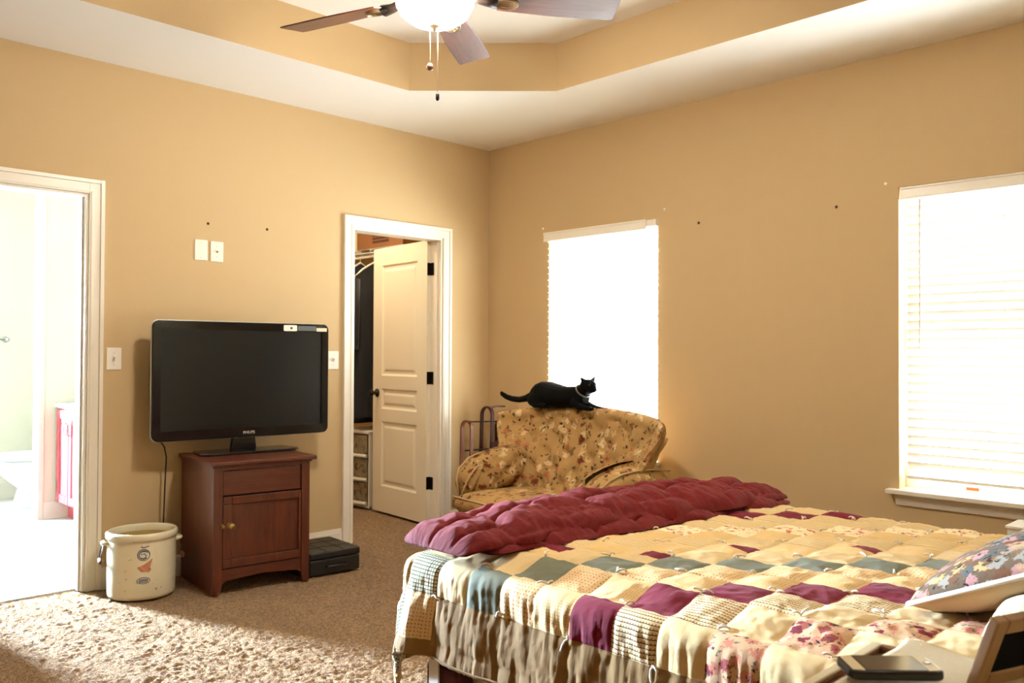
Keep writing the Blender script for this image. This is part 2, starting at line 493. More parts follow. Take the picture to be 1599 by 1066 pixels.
# door casings and jambs
def casing(name, d, depth=WT, dh=DH):
    bm = BM(); w = .07
    for x, q in ((d[0], -1), (d[1], 1)):
        def bb(u, v, *r):
            xa, xb = sorted((x + q * u, x + q * v)); bxx(bm, xa, xb, *r)
        bb(-.004, w * .72, -.013, -.0002, 0, dh + w * .72)
        bb(w * .72, w, -.020, -.0002, 0, dh + w)
        bb(.004, .016, -.0165, -.0128, 0, dh + .004)
        bb(-.018, -.0005, .0, depth + .008, 0, dh - .018)
        bb(-.028, -.0182, .03, .06, 0, dh - .0185)
    bxx(bm, d[0] + .004, d[1] - .004, -.0128, -.0002, dh - .004, dh + w * .72)
    bxx(bm, d[0] - w * .72, d[1] + w * .72, -.0198, -.0002, dh + w * .72, dh + w)
    bxx(bm, d[0] - .016, d[1] + .016, -.0163, -.0126, dh + .004, dh + .016)
    bxx(bm, d[0] - .0004, d[1] + .0004, .0005, depth + .0075, dh - .018, dh - .0005)
    return struct(name, bm, TRIM, bevel=.0015)
casing('trim_1', CD)
casing('trim_2', BD)
def baseboard(name, segs):
    bm = BM()
    for a, b, ax in segs:
        for t, z0, z1 in ((.014, 0, .085), (.010, .085, .1), (.006, .1, .109)):
            if ax == 'y': bxx(bm, a, b, -t, 0, z0 - .006, z1)
            else: bxx(bm, -t, 0, a, b, z0 - .006, z1)
    return struct(name, bm, TRIM, bevel=.0015)
baseboard('baseboard_back', [(XL, BD[0] - .072, 'y'), (BD[1] + .072, CD[0] - .072, 'y'), (CD[1] + .072, 0, 'y')])
baseboard('baseboard_right', [(YF, -.015, 'x')])

# ------------------------------------------------------------------ windows
def window(name, w, stool, labels):
    y0, y1, z0, z1 = w
    bm = BM(); fw = .05
    for a, b, c, d in ((y0, y0 + fw, z0, z1), (y1 - fw, y1, z0, z1), (y0 + fw, y1 - fw, z0, z0 + fw), (y0 + fw, y1 - fw, z1 - fw, z1)):
        bxx(bm, .085, .135, a, b, c, d)
    zm = (z0 + z1) / 2; bxx(bm, .08, .13, y0 + fw, y1 - fw, zm - .03, zm + .03)
    o = struct(name, bm, PLATE, bevel=.002)
    bm = BM()
    for c, d in ((z0 + fw, zm - .03), (zm + .03, z1 - fw)): bxx(bm, .106, .110, y0 + fw - .004, y1 - fw + .004, c - .004, d + .004)
    struct('window_pane', bm, GLASS, o)
    bm = BM()
    if stool:
        bxx(bm, 0, .085, y0 + .001, y1 - .001, z0 - .02, z0 + .002)
        bxx(bm, -.055, -.0005, y0 - stool, y1 + stool, z0 - .02, z0 + .002)
        prof = [(0, 0), (-.012, 0), (-.018, .02), (-.022, .035), (-.036, .05), (-.045, .056), (0, .056)]
        M = Matrix(((1, 0, 0, 0), (0, 0, -1, y1 + .012), (0, 1, 0, z0 - .077), (0, 0, 0, 1)))
        prism(bm, prof, 0, (y1 - y0) + .024, M)
    else:
        pass
    struct('window_sill', bm, TRIM, o, bevel=.003)
    for a in labels:
        bm = BM(); box(bm, (.083, a, z0 + .026), (.003, .055, .014)); struct('warning_label', bm, ORANGE, o)
    return o
window('window_1', W1, .022, [])
window('window_2', W2, .048, [-3.30, -3.63])

def blind(label, y0, y1, xs, zt, zb, val0, val1, rail_z, tilt):
    t = thing('window_blind', label, 'blind', (xs, (y0 + y1) / 2, zb))
    def L(x, y, z): return (x - xs, y - (y0 + y1) / 2, z - zb)
    bm = BM()
    a = L(xs - .022, val0, zt - .062); b = L(xs - .014, val1, zt)
    bxx(bm, a[0], b[0], a[1], b[1], a[2], b[2]); bxx(bm, a[0] - .004, b[0], a[1], b[1], b[2] - .012, b[2]); bxx(bm, a[0] - .003, b[0], a[1], b[1], a[2], a[2] + .01)
    obj('valance', bm, PLATE, t, bevel=.002)
    bm = BM(); a = L(xs - .012, y0, zt - .045); b = L(xs + .034, y1, zt - .004); bxx(bm, a[0], b[0], a[1], b[1], a[2], b[2]); obj('headrail', bm, PLATE, t, bevel=.002)
    bm = BM(); n = int((zt - .06 - rail_z) / .0435)
    for k in range(n):
        z = zt - .075 - k * .0435
        if z < rail_z + .02: break
        c = L(xs + .01, (y0 + y1) / 2, z)
        box(bm, c, (.050, y1 - y0, .0028), Matrix.Rotation(R(tilt), 4, 'Y'))
    obj('slats', bm, SLAT, t)
    bm = BM(); c = L(xs + .008, (y0 + y1) / 2, rail_z); box(bm, c, (.05, y1 - y0, .016)); obj('bottom_rail', bm, PLATE, t, bevel=.003)
    for yy in (y0 + .13, (y0 + y1) / 2, y1 - .13):
        bm = BM(); p = L(xs - .016, yy, rail_z); q = L(xs - .016, yy, zt - .05); tube(bm, [p, q], .0012, 5); obj('ladder_cord', bm, PLATE, t)
    bm = BM(); p = L(xs - .028, y1 - .07, zt - .07); q = L(xs - .028, y1 - .07, zt - .80); tube(bm, [p, q], .004, 6); obj('tilt_wand', bm, PLATE, t)
    return t
blind('white slatted blind in the far window behind the armchair and cat', -1.542, -.632, -.018, 2.064, .64, -1.475, -.602, .66, 24)
blind('white slatted blind in the near window above the bed, lowered to the sill', -3.90, -3.02, .03, 2.062, .60, -3.90, -2.993, .628, 60)

# ------------------------------------------------------------------ closet
bm = BM()
bxx(bm, -1.75, .14, 2.2, 2.3, -.05, 3.15); struct('wall_closet_back', bm, CLOSETW)
bm = BM(); bxx(bm, 0, .14, 0, 2.3, -.05, 3.15); struct('wall_closet_right', bm, CLOSETW)
bm = BM(); bxx(bm, -1.75, -1.65, .12, 2.3, -.05, 3.15); struct('wall_closet_left', bm, CLOSETW)
bm = BM(); bxx(bm, -1.65, 0, .12, 2.2, H, H + .05); struct('ceiling_closet', bm, CEIL)

# the open closet door, hinged on the right jamb
A = Vector((-.488, .118, 0)); B = Vector((-.424, .858, 0))
dirv = (B - A).normalized(); DW = (B - A).length
door = bpy.data.objects.new('door_1', None); COL.objects.link(door); door.location = A
door.rotation_euler = (0, 0, math.atan2(dirv.y, dirv.x)); door['kind'] = 'structure'
# local: x along leaf, +y = towards room-left face (the face seen), thickness towards -y
T = .036; DZ0, DZ1 = .012, 2.035
panels = [(.125, DW - .125, 1.055, 1.90), (.125, DW - .125, .80, .955), (.125, DW - .125, .21, .705)]
bm = BM()
wall_panels(bm, 0, DW, DZ0, DZ1, panels, lambda a, b, c, d: bxx(bm, a, b, -T, 0, c, d))
for a, b, c, d in panels:
    for yy, s in ((0, 1), (-T, -1)):
        prof = [(0, 0), (.014, -.009), (.03, -.010), (.05, -.003)]
        rings = []
        for ins, dep in prof:
            rings.append([bm.verts.new((x, yy + s * dep, z)) for x, z in ((a + ins, c + ins), (b - ins, c + ins), (b - ins, d - ins), (a + ins, d - ins))])
        for r0, r1 in zip(rings, rings[1:]):
            for k in range(4): bm.faces.new((r0[k], r0[(k + 1) % 4], r1[(k + 1) % 4], r1[k]))
        bm.faces.new(rings[-1])
struct('leaf', bm, DOORP, door)
for z in (1.83, 1.05, .30):
    bm = BM()
    bxx(bm, -.0035, .0, -T + .001, -.001, z - .045, z + .045)
    tube(bm, [(-.006, -T - .006, z - .05), (-.006, -T - .006, z + .05)], .0065, 10)
    box(bm, (-.0205, -.0296, z), (.046, .003, .09), Matrix.Rotation(R(-5), 4, 'Z'))
    struct('hinge', bm, BRONZE, door, bevel=.001)
bm = BM()
M = Matrix.Rotation(R(-90), 4, 'X')
lathe(bm, [(0, 0), (.032, 0), (.032, .006), (.012, .012), (.010, .035), (.024, .042), (.028, .055), (.022, .066), (0, .07)], 20, (DW - .065, 0, .92), M=M)
struct('door_knob', bm, BRONZE, door)

# closet contents
def wire_shelf():
    t = thing('wire_shelf', 'white wire closet shelf with a hanging rod, behind the open closet door', 'shelf', (0, 1.25, 2.07))
    bm = BM()
    for k in range(13): tube(bm, [(-.30 + k * .0245, -.60, 0), (-.30 + k * .0245, .90, 0)], .002, 5)
    for k in range(8): tube(bm, [(-.30, -.58 + k * .205, -.004), (-.004, -.58 + k * .205, -.004)], .003, 5)
    tube(bm, [(-.30, -.60, -.03), (-.30, .90, -.03)], .004, 6)
    for k in range(8): tube(bm, [(-.30, -.58 + k * .205, 0), (-.30, -.58 + k * .205, -.03)], .003, 5)
    obj('deck', bm, WIRE, t)
    bm = BM(); tube(bm, [(-.27, -.35, -.055), (-.27, .90, -.055)], .013, 10); obj('hanging_rod', bm, WIRE, t)
    for y in (-.33, .55):
        bm = BM(); tube(bm, [(-.29, y, -.01), (-.27, y, -.075), (-.255, y, -.01)], .006, 6); tube(bm, [(-.28, y + .01, -.02), (-.005, y + .01, -.26)], .008, 6); obj('brace', bm, WIRE, t)
wire_shelf()
t = thing('cardboard_box', 'brown cardboard box with dark print on the closet shelf', 'box', (-.155, .98, 2.073))
bm = BM(); bxx(bm, -.14, .14, -.32, .30, 0, .23); obj('carton', bm, CARD, t, bevel=.002)
bm = BM()
for k in range(3): bxx(bm, -.1415, -.140, -.14, .08, .04 + k * .028, .06 + k * .028)
bxx(bm, -.1415, -.14, .10, .22, .15, .19); bxx(bm, -.1415, -.14, -.08, .06, .155, .19)
obj('printed_panel', bm, CARDD, t)
bm = BM(); bxx(bm, -.10, .06, -.3215, -.32, .05, .12); obj('printed_panel', bm, CARDD, t)
bm = BM(); bxx(bm, -.145, .145, -.016, .016, .2285, .2315); bxx(bm, -.1425, -.1395, -.016, .016, .18, .23); obj('packing_tape', bm, plain('tan_packing_tape', srgb(190, 150, 90), .3), t)
t = thing('gift_box', 'pale yellow patterned box at the left end of the closet shelf', 'box', (-.165, 1.62, 2.073))
bm = BM(); bxx(bm, -.14, .14, -.22, .2, 0, .17); obj('carton', bm, CREAMBOX, t, bevel=.003)
bm = BM(); bxx(bm, -.145, .145, -.225, .205, .17, .215); obj('lid', bm, CREAMBOX, t, bevel=.003)

def garment(name, label, cat, y, col, lenz, w, group, dx=0, hang=WIRE):
    t = thing(name, label, cat, (-.27 + dx, y, 2.015), 0, group)
    bm = BM()
    hook = [(0, 0, -.04), (0, 0, -.02), (0, .0, -.005)] + [(.02 * math.sin(a), 0, .012 + -.02 * math.cos(a) + .01) for a in [k * .45 for k in range(9)]]
    tube(bm, hook, .0028, 6)
    hh = [(-w * .95, 0, -.19), (-w * .6, 0, -.12), (0, 0, -.045), (w * .6, 0, -.12), (w * .95, 0, -.19)]
    tube(bm, hh, .009, 8); tube(bm, [hh[0], hh[-1]], .007, 8)
    obj('hanger', bm, hang, t)
    bm = BM(); n, m = 26, 26
    def fn(i, j, s):
        u = -1 + 2 * i / n; v = j / m
        zt = -.055 - .13 * abs(u) ** 1.2
        z = zt - v * (lenz + zt + .0)
        wd = w * (1.0 + .05 * v)
        d = .055 * math.sqrt(max(0, 1 - abs(u) ** 3)) * (.35 + .65 * sst(0, .2, v)) + .012 * math.sin(u * 9 + v * 2) * sst(.1, .6, v)
        return Vector((u * wd, s * max(.003, d), z))
    grid(bm, n, m, lambda i, j: fn(i, j, 1)); grid(bm, n, m, lambda i, j: fn(i, j, -1), flip=True)
    bmesh.ops.remove_doubles(bm, verts=bm.verts, dist=.002)
    obj('body', bm, col, t)
    for s in (-1, 1):
        bm = BM(); tube(bm, [(s * w * .96, 0, -.2), (s * w * 1.06, -.012, -.42), (s * w * 1.07, -.016, -.66), (s * w * 1.05, -.012, -.76)], [.05, .062, .056, .05], 12, flat=.8); obj('sleeve', bm, col, t)
    return t
garment('jacket', 'black jacket on a white hanger at the right end of the closet rod', 'jacket', 1.05, CLOTHB, 1.30, .215, 'clothes on the closet rod')
garment('coat', 'dark coat hanging left of the black jacket on the closet rod', 'coat', 1.24, CLOTHB, 1.36, .215, 'clothes on the closet rod', -.02)

t = thing('drawer_tower', 'white plastic storage tower with three cloudy drawers on the closet floor', 'storage drawers', (-.235, 1.15, 0))
bm = BM()
bxx(bm, -.17, .18, -.22, -.205, 0, .60); bxx(bm, -.17, .18, .205, .22, 0, .60); bxx(bm, -.18, .18, -.22, .22, .585, .61); bxx(bm, .165, .18, -.22, .22, 0, .6); bxx(bm, -.17, .18, -.22, .22, 0, .02)
obj('cabinet_shell', bm, DRAWERW, t, bevel=.004)
for k in range(3):
    z0 = .025 + k * .187
    bm = BM()
    def fn(i, j, z0=z0):
        u = -1 + 2 * i / 16; return Vector((-.175 - .03 * (1 - u * u), u * .2, z0 + .028 + .15 * j / 4))
    grid(bm, 16, 4, fn)
    d = obj('drawer', bm, CLEARP, t)
    bm = BM(); tube(bm, [(-.185 - .03 * (1 - u * u), u * .203, z0 + .015) for u in [-1 + k2 / 8 for k2 in range(17)]], .014, 8); obj('drawer_lip', bm, DRAWERW, d)

t = thing('added_closet_light', 'unseen round ceiling lamp added to light the closet', 'added ceiling light', (-.95, .75, H))  # out-of-view lamp, added to brighten the closet interior
bm = BM(); lathe(bm, [(0, 0), (.11, 0), (.11, -.02), (0, -.02)], 24); obj('base', bm, PLATE, t)
bm = BM(); lathe(bm, [(.10, -.02), (.10, -.04), (.07, -.085), (0, -.10)], 24); obj('globe', bm, emit('added_closet_globe', (1, .86, .64, 1), 190), t)

# ------------------------------------------------------------------ bathroom
bm = BM(); wall_panels(bm, -4.75, -1.65, -.05, 3.15, [(-4.12, -3.62, 1.0, 2.15)], lambda a, b, c, d: bxx(bm, a, b, 3.4, 3.5, c, d)); struct('wall_bathroom_back', bm, BATHW)
bm = BM(); bxx(bm, -4.75, -4.65, .12, 3.5, -.05, 3.15); struct('wall_bathroom_left', bm, BATHW)
bm = BM(); bxx(bm, -1.755, -1.75, .12, 3.5, -.05, 3.15); bxx(bm, -1.755, -1.65, 2.3, 3.5, -.05, 3.15); struct('wall_bathroom_right', bm, BATHW)
bm = BM(); bxx(bm, -2.385, -1.755, 2.2, 2.3, 0, H); struct('wall_bathroom_partition', bm, BATHW)
bm = BM(); bxx(bm, -4.65, -1.755, .122, 3.4, H, H + .04); struct('ceiling_bathroom', bm, CEIL)
bm = BM(); bxx(bm, -4.65, -1.755, .12, .125, 0, DH) if False else None
for a, b in ((-4.65, BD[0]), (BD[1], -1.755)): bxx(bm, a, b, .1205, .125, 0, H)
bxx(bm, BD[0], BD[1], .1205, .125, DH, H)
struct('wall_bathroom_front', bm, BATHW)
bm = BM(); bxx(bm, -2.425, -2.385, 2.185, 2.315, 0, H); struct('trim_3', bm, TRIM, bevel=.003)
bm = BM()
for a, b, c, d in ((-2.385, -1.755, 2.186, 2.2), (-4.65, -1.755, 3.386, 3.4)): bxx(bm, a, b, c, d, 0, .13)
struct('baseboard_bathroom', bm, TRIM, bevel=.003)
bm = BM()
for a, b, c, d in ((-4.17, -4.12, .95, 2.2), (-3.62, -3.57, .95, 2.2), (-4.17, -3.57, .95, 1.0), (-4.17, -3.57, 2.15, 2.2)): bxx(bm, a, b, 3.38, 3.4, c, d)
w3 = struct('window_3', bm, TRIM)
bm = BM(); bxx(bm, -4.12, -3.62, 3.44, 3.45, 1.0, 2.15); struct('window_pane', bm, BATHPANE, w3)

t = thing('towel_bar', 'chrome towel bar on the bathroom wall above the toilet', 'towel bar', (-2.60, 3.4, 1.326))
for x in (-.255, .255):
    bm = BM(); M = Matrix.Rotation(R(90), 4, 'X'); lathe(bm, [(0, 0), (.026, 0), (.026, .008), (.012, .014), (.011, .05), (.017, .055), (.017, .075), (0, .08)], 18, (x, 0, 0), M=M); obj('post', bm, CHROME, t)
bm = BM(); tube(bm, [(-.255, -.064, 0), (.255, -.064, 0)], .008, 10); obj('bar', bm, CHROME, t)

t = thing('toilet', 'white porcelain toilet seen through the bathroom doorway', 'toilet', (-2.12, 2.80, 0))
def ell(bm, prof, mi=0):
    rings = []
    for z, cx, rx, ry in prof:
        rings.append([bm.verts.new((cx + rx * math.cos(2 * PI * k / 28), ry * math.sin(2 * PI * k / 28), z)) for k in range(28)])
    for a, b in zip(rings, rings[1:]):
        for k in range(28):
            f = bm.faces.new((a[k], a[(k + 1) % 28], b[(k + 1) % 28], b[k])); f.smooth = True
    bm.faces.new(rings[0][::-1]); bm.faces.new(rings[-1])
bm = BM(); ell(bm, [(0, -.10, .22, .10), (.03, -.10, .21, .095), (.16, -.10, .17, .09), (.26, -.16, .22, .14), (.34, -.18, .25, .175), (.385, -.18, .255, .18)]); obj('bowl', bm, PORC, t)
bm = BM(); ell(bm, [(.386, -.18, .26, .187), (.40, -.18, .265, .19), (.425, -.175, .262, .187), (.43, -.17, .25, .18)]); obj('seat_lid', bm, PORC, t)
bm = BM(); bxx(bm, .06, .25, -.2, .2, .36, .72); obj('tank', bm, PORC, t, bevel=.02, seg=3)
bm = BM(); bxx(bm, .05, .26, -.21, .21, .722, .755); obj('tank_lid', bm, PORC, t, bevel=.01)

t = thing('vanity_cabinet', 'cherry red bathroom vanity cabinet seen through the left doorway', 'cabinet', (-2.30, 1.65, 0))
bm = BM(); bxx(bm, .012, .50, -.55, .532, .12, .82); bxx(bm, .08, .5, -.55, .532, 0, .12); obj('carcass', bm, MAROONC, t)
for a, b in ((.265, .525), (-.005, .255), (-.28, -.02), (-.55, -.29)):
    bm = BM(); wall_panels(bm, a, b, .13, .80, [(a + .055, b - .055, .19, .74)], lambda u, v, c, d: bxx(bm, -.008, .012, u, v, c, d)); bxx(bm, .0, .011, a + .055, b - .055, .19, .74)
    d = obj('door', bm, MAROONC, t, bevel=.003)
    y = a + .03 if a in (.265, -.28) else b - .03
    bm = BM(); tube(bm, [(-.008, y, .63), (-.03, y, .632), (-.03, y, .708), (-.008, y, .71)], .005, 8); obj('pull', bm, CHROME, d)
bm = BM(); bxx(bm, -.02, .5, -.55, .54, .82, .85); obj('countertop', bm, PORC, t, bevel=.004)

# ------------------------------------------------------------------ wall plates and marks
def plate(name, label, cat, x, z, kind, group=None):
    t = thing(name, label, cat, (x, 0, z), 0, group)
    bm = BM(); box(bm, (0, -.003, 0), (.076, .006, .116)); obj('cover_plate', bm, PLATE, t, bevel=.003)
    if kind == 'switch':
        bm = BM(); box(bm, (0, -.011, .004), (.009, .016, .022), Matrix.Rotation(R(22), 4, 'X')); obj('toggle', bm, PLATE, t, bevel=.001)
    if kind == 'coax':
        bm = BM(); M = Matrix.Rotation(R(90), 4, 'X'); lathe(bm, [(0, 0), (.005, 0), (.005, .012), (0, .012)], 12, (0, -.004, .0), M=M); obj('coax_jack', bm, BRASS, t)
    if kind != 'none':
        for z2 in ((-.042, .042) if kind == 'blank' else (-.03, .03)):
            bm = BM(); M = Matrix.Rotation(R(90), 4, 'X'); lathe(bm, [(0, 0), (.003, 0), (.0025, .0015), (0, .002)], 8, (0, -.0055, z2), M=M); obj('screw', bm, SILVER, t)
    return t
plate('cover_plate', 'blank white wall plate, left one of the pair above the television', 'wall plate', -2.217, 1.803, 'blank', 'wall plates above the television')
plate('cable_plate', 'white wall plate with a jack, right one of the pair above the television', 'wall plate', -2.124, 1.801, 'coax', 'wall plates above the television')
plate('light_switch', 'white toggle light switch between the bathroom doorway and the television', 'light switch', -2.684, 1.19, 'switch')
plate('light_switch', 'white light switch half hidden by the right edge of the television', 'light switch', -1.343, 1.18, 'switch')
for k, (lab, wall, u, z, m) in enumerate((
        ('dark screw hole in the wall above the pair of white plates', 'b', -2.176, 1.957, 0), ('dark screw hole in the wall midway between the white plates and closet door', 'b', -1.809, 1.963, 0),
        ('dark nail in the wall just left of the near window', 'r', -2.672, 2.003, 0), ('dark nail in the wall right of the far window', 'r', -1.83, 2.008, 0),
        ('white wall anchor above the left corner of the near window', 'r', -2.927, 2.089, 1), ('white wall anchor above the right corner of the far window', 'r', -1.587, 2.117, 1), ('white wall anchor above the left corner of the far window', 'r', -.56, 2.102, 1))):
    bm = BM(); M = Matrix.Rotation(R(90), 4, 'X') if wall == 'b' else Matrix.Rotation(R(-90), 4, 'Y')
    lathe(bm, [(0, -.002), (.008, 0), (.007, .003), (.003, .004), (0, .002)], 12, (0, 0, 0), M=M)
    o = obj('wall_anchor' if m else 'nail_hole', bm, PLATE if m else DARKHOLE)
    o.location = (u, 0, z) if wall == 'b' else (0, u, z)
    tag(o, lab, 'wall anchor' if m else 'nail', 'marks left on the walls')

# ------------------------------------------------------------------ ceiling fan
FC = (-2.20, -2.04, H + TRAY)
t = thing('ceiling_fan', 'ceiling fan with dark wood blades and a lit frosted glass bowl', 'ceiling fan', FC)
zb = 2.64 - FC[2]
bm = BM(); lathe(bm, [(0, 0), (.075, 0), (.075, -.02), (.05, -.05), (.02, -.055), (.014, -.058), (.014, -.13), (.03, -.13), (.09, -.145), (.13, -.175), (.14, -.22), (.14, -.27), (.12, -.31), (.08, -.325), (.08, -.345), (.10, -.352), (.10, -.365), (0, -.365)], 40); obj('motor_housing', bm, BRONZE, t)
zr = -.365
bm = BM(); lathe(bm, [(.148, zr + .004), (.155, zr - .004), (.158, zr - .02), (.152, zr - .05), (.132, zr - .085), (.095, zr - .112), (.05, zr - .126), (0, zr - .130)], 48); obj('glass_bowl', bm, BOWL, t)
bm = BM(); lathe(bm, [(.0, zr + .006), (.152, zr + .006), (.166, zr + .004), (.168, zr - .008), (.160, zr - .012), (.158, zr - .004)], 48); obj('bowl_rim', bm, NICKEL, t)
zf = zr - .128
bm = BM(); lathe(bm, [(0, zf + .01), (.022, zf + .008), (.024, zf), (.016, zf - .006), (.008, zf - .010), (.007, zf - .018), (0, zf - .02)], 24); obj('finial', bm, NICKEL, t)
for k in range(5):
    a = R(107.5 - 72 * k)
    Mb = Matrix.Translation((0, 0, zb)) @ Matrix.Rotation(a, 4, 'Z') @ Matrix.Rotation(R(-12), 4, 'X')
    out = []
    def hw(x): return .060 + .018 * sst(.2, .55, x)
    xs = [.235 + (.745 - .235) * q / 24 for q in range(25)]
    top = [(x, hw(x) * (math.sqrt(max(0, 1 - ((.265 - x) / .03) ** 2)) if x < .265 else 1) * (math.sqrt(max(0.0, 1 - ((x - .725) / .03) ** 2)) * .25 + .75 if x > .725 else 1)) for x in xs]
    pl = [(x, max(y, .012)) for x, y in top] + [(x, -max(y, .012)) for x, y in top[::-1]]
    bm = BM(); prism(bm, pl, -.003, .003)
    bl = obj('blade', bm, BLADEW, t, bevel=.002); bl.matrix_local = Mb
    bm = BM()
    tube(bm, [Mb @ Vector(p) for p in ((.10, 0, .02), (.16, 0, .004), (.205, 0, -.006), (.25, 0, -.008))], [.016, .014, .017, .022], 10, flat=1.4)
    obj('blade_arm', bm, BRONZE, t)
    bm = BM()
    ov = [(.285 + .052 * math.cos(q * PI / 14), .036 * math.sin(q * PI / 14)) for q in range(28)]
    prism(bm, ov, -.013, -.003)
    tube(bm, [Vector((x, y, -.013)) for x, y in [(.285 + .047 * math.cos(q * PI / 14), .031 * math.sin(q * PI / 14)) for q in range(28)]], .004, 6, closed=True)
    for q in range(3): tube(bm, [Vector((.285 + u * .03, (q - 1) * .014 + .005 * math.sin(u * 4), -.0135)) for u in (-1, -.5, 0, .5, 1)], .003, 6)
    obj('medallion', bm, NICKEL, bl, smooth=40)
for (dx, dy, ln, nm) in ((-.014, .010, .155, 'bead'), (.012, -.006, .275, 'drop')):
    bm = BM(); z0 = zf + .005
    tube(bm, [(dx, dy, z0), (dx, dy, z0 - ln)], .0014, 6)
    for q in range(int(ln / .006)): bmesh.ops.create_icosphere(bm, subdivisions=1, radius=.0026, matrix=Matrix.Translation((dx, dy, z0 - q * .006)))
    c = obj('pull_chain', bm, NICKEL, t)
    bm = BM()
    if nm == 'bead': lathe(bm, [(0, .016), (.006, .014), (.010, .010), (.0165, 0), (.013, -.011), (0, -.016)], 18, (dx, dy, z0 - ln - .014)); obj('fob', bm, wood('fob_wood', srgb(60, 30, 16), srgb(140, 86, 50)), c)
    else: lathe(bm, [(0, .02), (.004, .018), (.007, .012), (.0075, -.006), (.004, -.012), (0, -.013)], 16, (dx, dy, z0 - ln - .014)); obj('fob', bm, BRONZE, c)

# ------------------------------------------------------------------ TV cabinet
t = thing('tv_cabinet', 'reddish brown wooden cabinet with a panelled door, under the television', 'cabinet', (-2.125, -.565, 0), R(-6))
SW, SD, SH = .26, .50, .672
bm = BM()
bxx(bm, -SW, -SW + .018, .03, SD, .0, SH - .022); bxx(bm, SW - .018, SW, .03, SD, .0, SH - .022); bxx(bm, -SW, SW, SD - .012, SD, .08, SH - .022)
bxx(bm, -SW + .018, SW - .018, .03, SD - .012, .10, .118)
obj('carcass', bm, STANDW, t, bevel=.002)
for s in (-1, 1):
    bm = BM()
    pl = [(s * SW, 0), (s * (SW - .036), 0), (s * (SW - .046), .05), (s * (SW - .046), SH - .022), (s * SW, SH - .022)]
    M = Matrix(((1, 0, 0, 0), (0, 0, 1, 0), (0, 1, 0, 0), (0, 0, 0, 1)))
    prism(bm, pl, -.002, .03, M); obj('stile', bm, STANDW, t, bevel=.002)
bm = BM(); bxx(bm, -SW + .046, SW - .046, .002, .028, .625, SH - .022); obj('top_rail', bm, STANDH, t, bevel=.0015)
bm = BM(); pl = [(-.214, .125), (-.214, .05), (-.19, .065), (0, .078), (.19, .065), (.214, .05), (.214, .125)]
prism(bm, pl, .003, .027, Matrix(((1, 0, 0, 0), (0, 0, 1, 0), (0, 1, 0, 0), (0, 0, 0, 1)))); obj('apron', bm, STANDH, t, bevel=.0015)
bm = BM(); bxx(bm, -.211, .211, .006, .028, .497, .622); obj('drawer_front', bm, STANDH, t, bevel=.003)
bm = BM(); a, b, c, d = -.211, .211, .129, .490
wall_panels(bm, a, b, c, d, [(a + .045, b - .012, c + .045, d - .04)], lambda u, v, p, q: bxx(bm, u, v, -.002, .026, p, q))
bxx(bm, a + .045, b - .012, .009, .02, c + .045, d - .04)
dr = obj('door', bm, STANDW, t, bevel=.003)
bm = BM(); lathe(bm, [(0, 0), (.017, 0), (.017, .003), (.008, .006), (.008, .018), (.016, .024), (.017, .032), (.011, .038), (0, .04)], 18, (-.178, -.002, .345), M=Matrix.Rotation(R(90), 4, 'X')); obj('knob', bm, BRASS, dr)
bm = BM(); lathe(bm, [(0, 0), (.014, 0), (.013, .004), (.006, .012), (.010, .020), (.006, .026), (0, .027)], 16, (-.217, -.002, .345), M=Matrix.Rotation(R(90), 4, 'X')); obj('turn_latch', bm, BRASS, dr)
bm = BM(); bxx(bm, -SW - .018, SW + .034, -.022, SD + .008, SH - .022, SH); obj('top', bm, STANDH, t, bevel=.006, seg=3)
bm = BM(); bxx(bm, -SW - .008, SW + .010, -.010, SD, SH - .032, SH - .022); obj('top_moulding', bm, STANDH, t, bevel=.003)

# ------------------------------------------------------------------ television
tv = thing('television', 'black flat-screen television on the wooden cabinet, screen off', 'television', (-2.045, -.215, SH), R(-4.4))
PW, PH, PZ = 1.018, .640, .083
MZ = Matrix(((1, 0, 0, 0), (0, 0, 1, 0), (0, 1, 0, PZ + PH / 2), (0, 0, 0, 1)))   # local xy -> world xz, extrude along y
bm = BM()
o_ = rrect(PW, PH, .035); i_ = [(x, y + .003) for x, y in rrect(PW - .088, PH - .098, .004)]
n = len(o_)
def ring(pts, y): return [bm.verts.new(MZ @ Vector((px, py, y))) for px, py in pts]
r0 = ring(o_, .03); r1 = ring(o_, .004); r2 = ring(rrect(PW - .008, PH - .008, .032), 0); r3 = ring(i_, .001); r4 = ring(i_, .010)
for p, q in ((r0, r1), (r1, r2), (r2, r3), (r3, r4)):
    for k in range(n): bm.faces.new((p[k], p[(k + 1) % n], q[(k + 1) % n], q[k]))
bm.faces.new(r0[::-1])
bz = obj('bezel', bm, BLACKP, tv, smooth=35)
bm = BM(); prism(bm, [(x, y + .003) for x, y in rrect(PW - .086, PH - .096, .004)], .0085, .0095, MZ); obj('screen', bm, SCREEN, tv)
bm = BM(); prism(bm, rrect(PW - .03, PH - .03, .03), .0305, .05, MZ); prism(bm, rrect(PW - .28, PH - .16, .05), .0505, .085, MZ); obj('back_shell', bm, BLACKM, tv, bevel=.008)
bm = BM(); tube(bm, [MZ @ Vector((x * 1.0, y * 1.0, .017)) for x, y in rrect(PW + .001, PH + .001, .036)], .003, 6, closed=True); obj('silver_edge_strip', bm, SILVER, tv)
tv.children[-1]['label'] = 'thin silver strip around the edge'
bm = BM(); pl = [(-.075, 0), (.075, 0), (.06, .11), (-.06, .11)]
prism(bm, pl, .022, .052, Matrix(((1, 0, 0, 0), (0, 0, 1, 0), (0, 1, 0, .012), (0, 0, 0, 1)))); obj('neck', bm, BLACKP, tv, bevel=.006)
bm = BM(); pl = [(-.285, -.07), (-.25, -.105), (.25, -.105), (.285, -.07), (.26, .10), (-.26, .10)]
prism(bm, pl, 0, .014); obj('stand_base', bm, BLACKP, tv, bevel=.004)
